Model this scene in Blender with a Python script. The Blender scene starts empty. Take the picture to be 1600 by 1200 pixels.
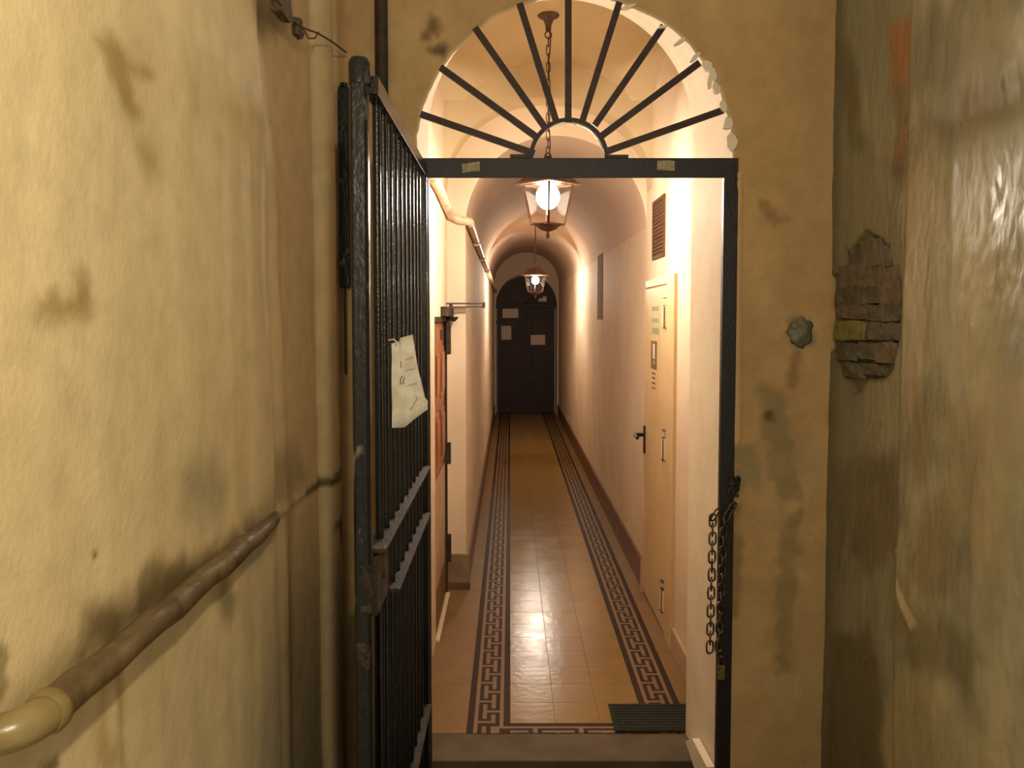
import bpy, bmesh, math, random
import numpy as np
from mathutils import Vector, Matrix
random.seed(7)
SC = bpy.context.scene
COL = SC.collection

# ------------------------------------------------------------------ camera
H = 1.8                      # camera height above the passage floor
F = 1310.0                   # focal length in pixels of a 1600 px wide frame
PT = math.radians(3.0)
CX, CY = 797.0, 495.0 + F * math.tan(PT)
cam_d = bpy.data.cameras.new('camera')
cam = bpy.data.objects.new('camera', cam_d); COL.objects.link(cam)
cam.location = (0, 0, H)
cam.rotation_euler = (math.radians(90) - PT, 0, 0)
cam_d.sensor_fit = 'HORIZONTAL'; cam_d.sensor_width = 36
cam_d.lens = 36 * F / 1600
cam_d.shift_x = (800 - CX) / 1600
cam_d.shift_y = (CY - 600) / 1600
cam_d.clip_start = 0.05; cam_d.clip_end = 100
SC.camera = cam

# ------------------------------------------------------------------ world, lights, exposure
w = bpy.data.worlds.new('night'); SC.world = w; w.use_nodes = True
w.node_tree.nodes['Background'].inputs[0].default_value = (1.0, 0.87, 0.66, 1)
w.node_tree.nodes['Background'].inputs[1].default_value = 0.46
SC.view_settings.view_transform = 'Standard'
SC.view_settings.look = 'None'
SC.view_settings.exposure = 0.0
SC.view_settings.gamma = 1.0
SC.view_settings.use_curve_mapping = False

def point_light(name, loc, power, col, radius):
    l = bpy.data.lights.new(name, 'POINT'); l.energy = power; l.color = col
    l.shadow_soft_size = radius
    o = bpy.data.objects.new(name, l); COL.objects.link(o); o.location = loc
    return o
ALLEY_W, LAMP1_W, LAMP2_W = 56.0, 385.0, 240.0
WARM = (1.0, 0.88, 0.745)
point_light('alley_lamp_light', (0.10, 0.15, 2.3), ALLEY_W, (1.0, 0.87, 0.65), 0.03)

# ------------------------------------------------------------------ pixel -> place on a known plane
def ray(px, py):
    u = (px - CX) / F; v = -(py - CY) / F
    c, s = math.cos(PT), math.sin(PT)
    return (u, c + v * s, -s + v * c)
def onY(px, py, Y):
    r = ray(px, py); t = Y / r[1]; return Vector((r[0] * t, Y, H + r[2] * t))
def onX(px, py, X):
    r = ray(px, py); t = X / r[0]; return Vector((X, r[1] * t, H + r[2] * t))

# ------------------------------------------------------------------ layout (metres)
FY = 2.96                    # front of the facade
RY = 3.54                    # inner face of the facade wall
LX, RX = -0.594, 1.13        # alley walls
OL, OR = -0.328, 0.778       # opening
OC, ORAD, OSP = 0.225, 0.553, 2.352
IL, IR, IC, IRAD, ISP = -0.34, 0.76, 0.21, 0.55, 2.56
PY = 5.48                    # pier / start of the low barrel vault
BL, BR = -0.41, 0.885        # bay walls
CL, CR = -0.29, 0.885        # corridor walls
EY = 15.3; DY = 15.66        # end wall, far door
GZ = -0.17                   # alley ground

# ------------------------------------------------------------------ helpers
def lin(c):
    r = []
    for x in c[:3]:
        x = x / 255.0
        r.append(x / 12.92 if x <= 0.04045 else ((x + 0.055) / 1.055) ** 2.4)
    return tuple(r) + (1.0,)

def mat(name, col, rough=0.6, metal=0.0, col2=None, scale=8.0, bump=0.0, bscale=60.0, thr=(0.4, 0.62),
        detail=6, vcol=False, emit=None, alpha=None, spec=0.5, rvar=0.0, stretch=(1, 1, 1)):
    m = bpy.data.materials.new(name); m.use_nodes = True
    nt = m.node_tree; N = nt.nodes; L = nt.links
    b = N['Principled BSDF']
    b.inputs['Base Color'].default_value = lin(col)
    b.inputs['Roughness'].default_value = rough
    b.inputs['Metallic'].default_value = metal
    b.inputs['Specular IOR Level'].default_value = spec
    m.diffuse_color = lin(col)
    tc = N.new('ShaderNodeNewGeometry'); mp = N.new('ShaderNodeMapping'); mp.inputs['Scale'].default_value = stretch
    L.new(tc.outputs['Position'], mp.inputs['Vector'])
    src = None
    if col2 is not None or vcol:
        n = N.new('ShaderNodeTexNoise'); n.inputs['Scale'].default_value = scale; n.inputs['Detail'].default_value = detail
        L.new(mp.outputs[0], n.inputs['Vector'])
        r = N.new('ShaderNodeValToRGB')
        r.color_ramp.elements[0].position = thr[0]; r.color_ramp.elements[1].position = thr[1]
        L.new(n.outputs['Fac'], r.inputs['Fac'])
        if vcol:
            r.color_ramp.elements[0].color = (0.90, 0.90, 0.88, 1); r.color_ramp.elements[1].color = (1.04, 1.04, 1.03, 1)
            a = N.new('ShaderNodeAttribute'); a.attribute_name = 'paint'
            x = N.new('ShaderNodeMix'); x.data_type = 'RGBA'; x.blend_type = 'MULTIPLY'; x.inputs['Factor'].default_value = 1
            L.new(a.outputs['Color'], x.inputs['A']); L.new(r.outputs['Color'], x.inputs['B'])
            L.new(x.outputs['Result'], b.inputs['Base Color'])
        else:
            r.color_ramp.elements[0].color = lin(col); r.color_ramp.elements[1].color = lin(col2)
            L.new(r.outputs['Color'], b.inputs['Base Color'])
        if rvar:
            mr = N.new('ShaderNodeMapRange'); mr.inputs['To Min'].default_value = rough - rvar; mr.inputs['To Max'].default_value = rough + rvar
            mr.inputs['From Min'].default_value = 0.3; mr.inputs['From Max'].default_value = 0.7
            L.new(n.outputs['Fac'], mr.inputs['Value']); L.new(mr.outputs[0], b.inputs['Roughness'])
    if bump:
        n2 = N.new('ShaderNodeTexNoise'); n2.inputs['Scale'].default_value = bscale; n2.inputs['Detail'].default_value = 5
        L.new(mp.outputs[0], n2.inputs['Vector'])
        bp = N.new('ShaderNodeBump'); bp.inputs['Strength'].default_value = bump; bp.inputs['Distance'].default_value = 0.01
        L.new(n2.outputs['Fac'], bp.inputs['Height']); L.new(bp.outputs[0], b.inputs['Normal'])
    if emit:
        b.inputs['Emission Color'].default_value = lin(emit[0]); b.inputs['Emission Strength'].default_value = emit[1]
    return m

def glass_mat(name):
    m = bpy.data.materials.new(name); m.use_nodes = True
    nt = m.node_tree; N = nt.nodes; L = nt.links
    N.remove(N['Principled BSDF'])
    t = N.new('ShaderNodeBsdfTransparent'); t.inputs[0].default_value = (0.97, 0.95, 0.93, 1)
    g = N.new('ShaderNodeBsdfGlossy'); g.inputs['Roughness'].default_value = 0.08
    x = N.new('ShaderNodeMixShader'); x.inputs[0].default_value = 0.012
    L.new(t.outputs[0], x.inputs[1]); L.new(g.outputs[0], x.inputs[2]); L.new(x.outputs[0], N['Material Output'].inputs[0])
    return m

M = {}
M['plaster'] = mat('painted_plaster', (200, 180, 130), 0.7, vcol=True, scale=14, bump=0.16, bscale=90, thr=(0.3, 0.6))
M['wet_plaster'] = mat('damp_plaster', (140, 130, 100), 0.38, vcol=True, scale=12, bump=0.32, bscale=38, thr=(0.25, 0.7), stretch=(1, 1, 0.55), rvar=0.12)
M['white_plaster'] = mat('white_plaster', (240, 226, 200), 0.7, col2=(232, 216, 188), scale=5, bump=0.12, bscale=40)
M['wall_paint'] = mat('corridor_paint', (228, 208, 182), 0.75, col2=(216, 194, 166), scale=2.2, bump=0.08, bscale=30, thr=(0.35, 0.7))
M['vault_paint'] = mat('vault_paint', (216, 192, 168), 0.8, col2=(208, 182, 158), scale=2.0, bump=0.06, bscale=30, thr=(0.35, 0.7))
M['bay_paint'] = mat('bay_vault_paint', (206, 188, 152), 0.85, col2=(198, 178, 142), scale=2.0, bump=0.06, bscale=30, thr=(0.35, 0.7))
M['black_iron'] = mat('black_painted_iron', (12, 13, 13), 0.26, 0.0, col2=(24, 22, 19), scale=22, bump=0.15, bscale=160, thr=(0.52, 0.66))
M['frame_iron'] = mat('brown_black_iron', (26, 18, 18), 0.45, 0.0, col2=(36, 26, 24), scale=22, bump=0.2, bscale=160, thr=(0.5, 0.68))
M['worn_iron'] = mat('peeling_black_paint', (18, 20, 19), 0.34, 0.0, col2=(118, 110, 96), scale=13, bump=0.25, bscale=90, thr=(0.60, 0.66), stretch=(1, 1, 0.6))
M['rust_iron'] = mat('rusted_iron', (66, 50, 36), 0.62, 0.2, col2=(38, 36, 30), scale=18, bump=0.5, bscale=90)
M['brown_iron'] = mat('brown_iron', (62, 38, 24), 0.5, 0.1, col2=(46, 28, 18), scale=20, bump=0.2, bscale=120)
M['lantern_iron'] = mat('bronze_lantern', (92, 62, 42), 0.45, 0.3, col2=(70, 46, 30), scale=30)
M['steel'] = mat('dull_steel', (120, 108, 84), 0.36, 0.85, col2=(72, 64, 48), scale=60, bump=0.2, bscale=200)
M['brass'] = mat('worn_brass', (150, 130, 80), 0.4, 0.7, col2=(110, 94, 60), scale=60)
M['paper'] = mat('old_paper', (238, 230, 208), 0.8, col2=(222, 208, 180), scale=30, bump=0.2, bscale=60)
M['door_paper'] = mat('door_notice_paper', (220, 196, 176), 0.8, col2=(208, 184, 164), scale=30)
M['tape'] = mat('paper_tape', (176, 160, 126), 0.6, col2=(150, 132, 98), scale=60)
M['ink'] = mat('ink', (30, 28, 30), 0.7)
M['pencil'] = mat('pale_ink', (140, 120, 96), 0.8)
M['tile'] = mat('ochre_cement_tile', (154, 123, 66), 0.23, col2=(142, 110, 58), spec=0.4, scale=5, bump=0.10, bscale=26, thr=(0.2, 0.85), detail=3, rvar=0.04)
M['tile_outer'] = mat('tan_cement_tile', (136, 106, 66), 0.42, col2=(128, 98, 60), spec=0.3, scale=5, bump=0.08, bscale=26, thr=(0.2, 0.85), detail=3, rvar=0.04)
M['tile_cream'] = mat('tile_cream', (136, 110, 76), 0.5, spec=0.25, col2=(134, 106, 74), scale=12, bump=0.05)
M['tile_dark'] = mat('tile_brown', (52, 32, 17), 0.55, spec=0.2, col2=(48, 30, 18), scale=12, bump=0.05)
M['grout'] = mat('grout', (132, 98, 56), 0.9, bump=0.2)
M['stone'] = mat('worn_threshold_stone', (96, 80, 56), 0.65, col2=(80, 66, 44), scale=7, bump=0.25, bscale=40)
M['dark_stone'] = mat('mossy_dark_stone', (52, 50, 32), 0.7, col2=(66, 60, 42), scale=12, bump=0.5, bscale=30)
M['mat'] = mat('dark_rubber', (34, 36, 28), 0.85, col2=(44, 44, 34), scale=120, bump=0.6, bscale=240)
M['skirting'] = mat('brown_skirting', (116, 84, 58), 0.4, col2=(98, 68, 46), scale=6, bump=0.05)
M['marble'] = mat('grey_marble', (150, 132, 106), 0.35, col2=(126, 106, 82), scale=9)
M['wood'] = mat('varnished_wood', (168, 98, 52), 0.35, col2=(128, 68, 34), scale=7, bump=0.05, stretch=(6, 6, 0.6))
M['dark_wood'] = mat('dark_brown_wood', (58, 38, 30), 0.6, col2=(44, 28, 22), scale=9, stretch=(5, 5, 0.6), bump=0.1)
M['kick'] = mat('dull_kick_plate', (196, 168, 134), 0.4, col2=(180, 150, 118), scale=6)
M['cream_metal'] = mat('cream_metal', (220, 192, 146), 0.42, col2=(212, 182, 136), scale=3)
M['white_metal'] = mat('white_metal', (236, 220, 184), 0.4)
M['white_strip'] = mat('white_strip', (226, 206, 176), 0.5)
M['duct'] = mat('white_duct', (226, 200, 166), 0.4, col2=(176, 146, 112), scale=14, thr=(0.5, 0.7))
M['vent'] = mat('brown_vent', (104, 68, 44), 0.6, col2=(82, 52, 34), scale=40)
M['slot'] = mat('tan_panel', (128, 98, 66), 0.9, col2=(118, 90, 60), scale=10)
M['notice_g'] = mat('greenish_print', (150, 146, 108), 0.5)
M['notice_gl'] = mat('pale_green_print', (194, 186, 140), 0.5)
M['notice_d'] = mat('brown_sign', (116, 90, 58), 0.5)
M['black'] = mat('black_plastic', (26, 22, 18), 0.4)
M['brick'] = mat('old_brick', (122, 102, 76), 0.8, col2=(98, 88, 66), scale=16, bump=0.9, bscale=50, thr=(0.4, 0.6))
M['brick_y'] = mat('yellow_brick', (142, 132, 66), 0.8, col2=(118, 108, 60), scale=20, bump=0.8, bscale=50)
M['brick_g'] = mat('grey_rubble', (106, 100, 76), 0.85, col2=(84, 80, 58), scale=18, bump=1.0, bscale=50, thr=(0.4, 0.6))
M['cement'] = mat('grey_cement', (120, 116, 88), 0.42, col2=(92, 88, 64), scale=20, bump=0.6, bscale=60)
M['cable'] = mat('dirty_cable', (96, 76, 46), 0.7, col2=(60, 46, 28), scale=40)
M['pipe'] = mat('grimy_pipe', (120, 98, 60), 0.42, col2=(84, 66, 40), scale=13, bump=0.35, bscale=60, thr=(0.35, 0.65))
M['elbow'] = mat('yellowed_elbow', (142, 124, 78), 0.3, col2=(124, 104, 62), scale=13, bump=0.1, bscale=60)
M['glass'] = glass_mat('lantern_glass')
M['bulb'] = mat('lit_bulb', (255, 240, 220), 0.4, emit=((255, 236, 206), 60.0))
M['bulb2'] = mat('lit_bulb_far', (255, 240, 220), 0.4, emit=((255, 236, 206), 30.0))

def tag(o, label=None, cat=None, group=None, kind=None):
    if label: o['label'] = label
    if cat: o['category'] = cat
    if group: o['group'] = group
    if kind: o['kind'] = kind
    return o

class MB:
    """collects shapes given in world coordinates, builds ONE mesh object"""
    def __init__(s): s.v = []; s.f = []; s.mi = []; s.sm = []; s.cur = 0
    def add(s, vs, fs, smooth=False):
        n = len(s.v); s.v += [tuple(v) for v in vs]
        for f in fs: s.f.append(tuple(i + n for i in f)); s.mi.append(s.cur); s.sm.append(smooth)
    def box(s, a, b, ch=0.0):
        x0, y0, z0 = [min(p, q) for p, q in zip(a, b)]; x1, y1, z1 = [max(p, q) for p, q in zip(a, b)]
        if ch <= 0:
            s.add([(x0,y0,z0),(x1,y0,z0),(x1,y1,z0),(x0,y1,z0),(x0,y0,z1),(x1,y0,z1),(x1,y1,z1),(x0,y1,z1)],
                  [(0,3,2,1),(4,5,6,7),(0,1,5,4),(1,2,6,5),(2,3,7,6),(3,0,4,7)])
        else:
            bm = bmesh.new()
            r = bmesh.ops.create_cube(bm, size=1)
            for v in bm.verts: v.co = Vector(((x0+x1)/2 + v.co.x*(x1-x0), (y0+y1)/2 + v.co.y*(y1-y0), (z0+z1)/2 + v.co.z*(z1-z0)))
            bmesh.ops.bevel(bm, geom=bm.edges[:], offset=ch, segments=1, affect='EDGES')
            s.bm(bm)
    def bm(s, bm, smooth=False):
        bm.verts.ensure_lookup_table(); bm.verts.index_update()
        s.add([v.co[:] for v in bm.verts], [[v.index for v in f.verts] for f in bm.faces], smooth); bm.free()
    def prism(s, poly, axis, a, b):
        """poly: 2-D points in the two other axes (order x,y,z minus axis)"""
        def P(p, t):
            if axis == 'x': return (t, p[0], p[1])
            if axis == 'y': return (p[0], t, p[1])
            return (p[0], p[1], t)
        n = len(poly)
        vs = [P(p, a) for p in poly] + [P(p, b) for p in poly]
        s.add(vs, [tuple(range(n))[::-1], tuple(range(n, 2*n))] + [(i, (i+1) % n, n+(i+1) % n, n+i) for i in range(n)])
    def tube(s, pts, r, n=10, cap=True, closed=False, smooth=True):
        pts = [Vector(p) for p in pts]; k = len(pts)
        rr = r if hasattr(r, '__len__') else [r] * k
        vs = []; up = None
        for i, p in enumerate(pts):
            if closed: t = (pts[(i+1) % k] - pts[i-1]).normalized()
            else: t = (pts[min(i+1, k-1)] - pts[max(i-1, 0)]).normalized()
            if up is None:
                up = t.orthogonal().normalized()
            up = (up - t * up.dot(t)).normalized(); sd = t.cross(up)
            for j in range(n):
                a = 2*math.pi*j/n
                vs.append(p + (up*math.cos(a) + sd*math.sin(a)) * rr[i])
        fs = []
        for i in range(k if closed else k-1):
            i2 = (i+1) % k
            for j in range(n): fs.append((i*n+j, i*n+(j+1) % n, i2*n+(j+1) % n, i2*n+j))
        s.add(vs, fs, smooth)
        if cap and not closed:
            s.add(vs[:n], [tuple(range(n))[::-1]]); s.add(vs[-n:], [tuple(range(n))])
    def bar(s, p, q, w, t, nrm):
        """flat bar from p to q, width w across, thickness t along nrm"""
        p, q, nrm = Vector(p), Vector(q), Vector(nrm).normalized()
        d = (q-p).normalized(); sd = d.cross(nrm).normalized() * w/2; nn = nrm*t/2
        vs = [p-sd-nn, p+sd-nn, p+sd+nn, p-sd+nn, q-sd-nn, q+sd-nn, q+sd+nn, q-sd+nn]
        s.add(vs, [(0,3,2,1),(4,5,6,7),(0,1,5,4),(1,2,6,5),(2,3,7,6),(3,0,4,7)])
    def lathe(s, prof, c, n=20, rot=0.0, smooth=True, sq=False):
        vs = []
        for r, z in prof:
            for j in range(n):
                a = rot + 2*math.pi*j/n
                vs.append((c[0]+r*math.cos(a), c[1]+r*math.sin(a), c[2]+z))
        k = len(prof)
        s.add(vs, [(i*n+j, i*n+(j+1) % n, (i+1)*n+(j+1) % n, (i+1)*n+j) for i in range(k-1) for j in range(n)], smooth)
        s.add(vs[:n], [tuple(range(n))[::-1]]); s.add(vs[-n:], [tuple(range(n))])
    def build(s, name, m, parent=None, loc=None, mesh_only=False):
        off = Vector(loc) if loc else Vector((0, 0, 0))
        p = parent; base = Vector((0, 0, 0))
        while p is not None: base += p.location; p = p.parent
        me = bpy.data.meshes.new(name)
        me.from_pydata([tuple(Vector(v) - off - (base if parent else Vector((0,0,0)))) for v in s.v], [], s.f)
        for mm in (m if isinstance(m, (list, tuple)) else [m]): me.materials.append(mm)
        me.polygons.foreach_set('material_index', s.mi); me.polygons.foreach_set('use_smooth', s.sm)
        me.update()
        o = bpy.data.objects.new(name, me); COL.objects.link(o)
        if parent: o.parent = parent
        o.location = off
        return o

def thing(name, loc, label, cat, group=None):
    o = bpy.data.objects.new(name, None); COL.objects.link(o); o.location = loc
    o.empty_display_size = 0.1
    return tag(o, label, cat, group)

def fixnormals(o):
    bm = bmesh.new(); bm.from_mesh(o.data); bmesh.ops.recalc_face_normals(bm, faces=bm.faces[:]); bm.to_mesh(o.data); bm.free()

# ------------------------------------------------------------------ numpy noise + painting of stains on real wall meshes
def vnoise(x, y, seed=0):
    xi = np.floor(x).astype(np.int64); yi = np.floor(y).astype(np.int64)
    fx = x - xi; fy = y - yi; fx = fx*fx*(3-2*fx); fy = fy*fy*(3-2*fy)
    def h(a, b):
        n = (a*374761393 + b*668265263 + seed*974634777) & 0x7fffffff
        n = ((n ^ (n >> 13)) * 1274126177) & 0x7fffffff
        return ((n ^ (n >> 16)) & 0xffff) / 65535.0
    return (h(xi, yi)*(1-fx) + h(xi+1, yi)*fx)*(1-fy) + (h(xi, yi+1)*(1-fx) + h(xi+1, yi+1)*fx)*fy
def fbm(x, y, seed=0, o=4):
    t = 0; a = 0.5; s = 0
    for i in range(o):
        t = t + a*vnoise(x*2**i, y*2**i, seed+i*17); s += a; a *= 0.5
    return t/s - 0.5
def sstep(a, b, x):
    t = np.clip((x-a)/(b-a), 0, 1); return t*t*(3-2*t)
def sdf(poly, U, V):
    d = np.full(U.shape, 1e9); ins = np.zeros(U.shape, bool); n = len(poly)
    for i in range(n):
        ax, ay = poly[i]; bx, by = poly[(i+1) % n]
        ex, ey = bx-ax, by-ay; wx, wy = U-ax, V-ay
        t = np.clip((wx*ex+wy*ey)/(ex*ex+ey*ey+1e-12), 0, 1)
        d = np.minimum(d, (wx-ex*t)**2 + (wy-ey*t)**2)
        c = ((ay > V) != (by > V)) & (U < (bx-ax)*(V-ay)/((by-ay) if by != ay else 1e-9)+ax)
        ins ^= c
    d = np.sqrt(d); return np.where(ins, -d, d)

def grid_wall(name, U, V, P, paint, mat_, keep=None):
    """U,V 2-D arrays; P the matching xyz; paint rgb 0..255 array"""
    nu, nv = U.shape
    idx = np.arange(nu*nv).reshape(nu, nv)
    q = np.stack([idx[:-1, :-1], idx[1:, :-1], idx[1:, 1:], idx[:-1, 1:]], -1).reshape(-1, 4)
    if keep is not None: q = q[keep.reshape(-1)]
    me = bpy.data.meshes.new(name)
    me.vertices.add(nu*nv); me.vertices.foreach_set('co', P.reshape(-1).astype(np.float32))
    me.loops.add(len(q)*4); me.loops.foreach_set('vertex_index', q.reshape(-1).astype(np.int32))
    me.polygons.add(len(q)); me.polygons.foreach_set('loop_start', (np.arange(len(q))*4).astype(np.int32))
    me.polygons.foreach_set('loop_total', np.full(len(q), 4, np.int32))
    me.polygons.foreach_set('use_smooth', np.ones(len(q), bool))
    me.update(calc_edges=True); me.validate()
    c = np.clip(paint/255.0, 0, 1); c = np.where(c <= 0.04045, c/12.92, ((c+0.055)/1.055)**2.4)
    ca = me.color_attributes.new('paint', 'FLOAT_COLOR', 'POINT')
    ca.data.foreach_set('color', np.concatenate([c.reshape(-1, 3), np.ones((nu*nv, 1))], 1).reshape(-1).astype(np.float32))
    me.materials.append(mat_)
    if keep is not None:
        bm = bmesh.new(); bm.from_mesh(me)
        bmesh.ops.delete(bm, geom=[v for v in bm.verts if not v.link_faces], context='VERTS'); bm.to_mesh(me); bm.free()
    o = bpy.data.objects.new(name, me); COL.objects.link(o); o['kind'] = 'structure'
    return o
def mixc(paint, m, c, k=1.0):
    m = (np.clip(m, 0, 1)*k)[..., None]
    return paint*(1-m) + np.array(c, float)*m
def stain(paint, U, V, polypx, proj, col, k=0.6, soft=0.02, amp=0.022, freq=14, seed=1):
    poly = [proj(*p) for p in polypx]
    d = sdf(poly, U, V) + amp*2*fbm(U*freq, V*freq, seed, 4)
    return mixc(paint, sstep(soft*1.7, -soft*1.7, d), col, k)

# ================================================================== SETTING
# ---- left alley wall (relief + paint)
st = 0.007
u = np.arange(0.35, FY+0.03, st); v = np.arange(GZ-0.03, 3.25, st)
U, V = np.meshgrid(u, v, indexing='ij')
rel = 0.018*fbm(U*2.2, V*1.3, 3, 3) + 0.004*fbm(U*8, V*4, 5, 3) + 0.0011*fbm(U*45, V*30, 8, 3)
edge = 2.13 + 0.03*np.sin(V*2.1) - 0.05*sstep(2.2, 2.5, V)
rel -= 0.034*sstep(edge-0.05, edge+0.06, U)
rel += 0.012*np.exp(-((U-edge-0.13)/0.05)**2)*sstep(2.35, 2.15, V)
yc = 2.80 - 0.03*(V-1.5)
rel += 0.05*np.sqrt(np.clip(1-((U-yc)/0.085)**2, 0, 1))
rel += 0.03*sstep(2.90, 2.96, U)
pl = lambda px, py: (lambda p: (p.y, p.z))(onX(px, py, LX))
a, b = pl(415, 828), pl(540, 733)
tt = np.clip((U-a[0])/(b[0]-a[0]), 0, 1); rel += 0.006*np.exp(-((V-(a[1]+(b[1]-a[1])*tt))/0.013)**2)*sstep(a[0]-0.02, a[0]+0.1, U)*sstep(b[0]+0.02, b[0]-0.1, U)
P = np.stack([LX + rel, U, V], -1)
paint = np.zeros(U.shape+(3,)) + np.array((230, 206, 156))
paint = mixc(paint, sstep(-0.2, 0.3, fbm(U*1.7, V*0.9, 21, 4)), (222, 194, 138), 0.4)
paint = mixc(paint, sstep(-0.1, 0.32, fbm(U*3.1, V*1.5, 31, 4)), (214, 192, 146), 0.4)
paint = mixc(paint, sstep(-0.1, 0.34, fbm(U*8, V*1.6, 41, 4)), (200, 174, 124), 0.3)
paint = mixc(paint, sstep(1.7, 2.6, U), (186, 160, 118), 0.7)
br = (132, 108, 58)
S = lambda *a, **k: stain(paint, U, V, *a, **k)
paint = S([(152,60),(180,52),(205,90),(246,118),(222,120),(208,118),(214,160),(228,180),(212,190),(196,170),(180,130),(168,90)], pl, (150,118,62), k=0.62, soft=0.012, amp=0.012, freq=30)
paint = S([(222,235),(248,235),(250,275),(232,275)], pl, (165,140,84), k=0.6, soft=0.02)
paint = S([(60,462),(95,466),(140,430),(150,470),(130,500),(62,492)], pl, (158,128,72), k=0.75, soft=0.015, amp=0.03, freq=30)
paint = S([(125,1030),(135,960),(170,935),(205,928),(240,888),(275,878),(315,880),(352,850),(395,815),(400,830),(300,915),(180,1010)], pl, (104,84,44), k=0.85, soft=0.022, amp=0.03, freq=18)
paint = S([(20,1110),(60,1070),(130,1010),(180,980),(170,1040),(90,1110)], pl, (140,118,66), k=0.6, soft=0.03)
paint = S([(150,1040),(175,1020),(165,1090),(172,1200),(150,1200),(155,1100)], pl, (146,116,60), k=0.5, soft=0.02)
paint = S([(180,1030),(188,1030),(194,1200),(186,1200)], pl, (150,120,66), k=0.6, soft=0.01)
paint = S([(285,740),(330,700),(350,760),(335,800),(290,800)], pl, (158,142,104), k=0.6, soft=0.03)
paint = S([(365,850),(385,838),(400,840),(420,820),(440,830),(400,880),(372,890)], pl, (172,160,128), k=0.8, soft=0.02)
paint = S([(335,940),(350,905),(370,930),(360,960)], pl, (128,114,72), k=0.7, soft=0.02)
paint = S([(370,835),(382,832),(392,842),(380,848)], pl, (226,216,180), k=0.8, soft=0.006, amp=0.008)
paint = S([(380,820),(420,790),(440,700),(480,690),(500,760),(460,790),(420,830)], pl, (134,122,86), k=0.55, soft=0.03)
paint = S([(0,1005),(8,1003),(16,1025),(12,1050),(18,1068),(8,1095),(0,1100),(-30,1100),(-30,1000)], pl, (150,132,88), k=0.85, soft=0.004, amp=0.006, freq=40)
paint = S([(60,1196),(88,1182),(92,1195),(70,1215)], pl, (120,102,56), k=0.8, soft=0.006, amp=0.006)
paint = S([(490,770),(530,732),(540,735),(500,775)], pl, (72,62,38), k=0.8, soft=0.008, amp=0.014, freq=40)
paint = S([(535,700),(548,695),(550,720),(538,722)], pl, (80,60,36), k=0.8, soft=0.008, amp=0.014, freq=40)
paint = S([(520,820),(560,790),(560,830),(535,850)], pl, (70,62,38), k=0.7, soft=0.015, amp=0.03, freq=30)
paint = S([(400,0),(430,-20),(470,-20),(475,40),(440,50),(410,60)], pl, (98,82,48), k=0.7, soft=0.03)
paint = S([(143,862),(152,862),(150,872),(145,872)], pl, (80,64,34), k=0.8, soft=0.004, amp=0.004)
paint = S([(460,760),(472,740),(478,1000),(466,1200),(462,1000)], pl, (140,114,78), k=0.4, soft=0.02)
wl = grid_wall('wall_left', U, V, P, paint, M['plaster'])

# ---- right alley wall
u = np.arange(0.9, FY+0.03, st); U, V = np.meshgrid(u, v, indexing='ij')
pr = lambda px, py: (lambda p: (p.y, p.z))(onX(px, py, RX))
peel = [(1299,432),(1322,425),(1320,388),(1328,396),(1340,378),(1352,362),(1368,372),(1385,385),(1392,420),(1406,440),(1410,470),(1405,530),(1396,575),(1382,590),(1352,592),(1344,612),(1328,612),(1312,580),(1296,545)]
pp = [pr(*p) for p in peel]
dp = sdf(pp, U, V) + 0.012*fbm(U*40, V*40, 77, 3)
peelm = sstep(0.006, -0.006, dp)
rel = 0.02*fbm(U*2.6, V*1.2, 103, 3) + 0.010*fbm(U*12, V*4, 105, 4) + 0.004*fbm(U*50, V*22, 108, 3)
rel += 0.028*sstep(2.42, 2.34, U)
rel -= 0.018*peelm
P = np.stack([RX - rel, U, V], -1)
paint = np.zeros(U.shape+(3,)) + np.array((172, 162, 126))
paint = mixc(paint, sstep(-0.15, 0.25, fbm(U*5, V*1.5, 121, 5)), (136, 134, 106), 0.8)
paint = mixc(paint, sstep(-0.08, 0.25, fbm(U*9, V*2.2, 131, 5)), (158, 136, 104), 0.6)
paint = mixc(paint, sstep(-0.05, 0.28, fbm(U*4, V*3, 141, 5)), (188, 178, 138), 0.7)
paint = mixc(paint, sstep(-0.02, 0.26, fbm(U*7, V*4, 151, 5)), (108, 110, 84), 0.6)
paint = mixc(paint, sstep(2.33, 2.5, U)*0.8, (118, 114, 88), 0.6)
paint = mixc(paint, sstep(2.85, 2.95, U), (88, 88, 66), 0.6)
S = lambda *a, **k: stain(paint, U, V, *a, **k)
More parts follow.
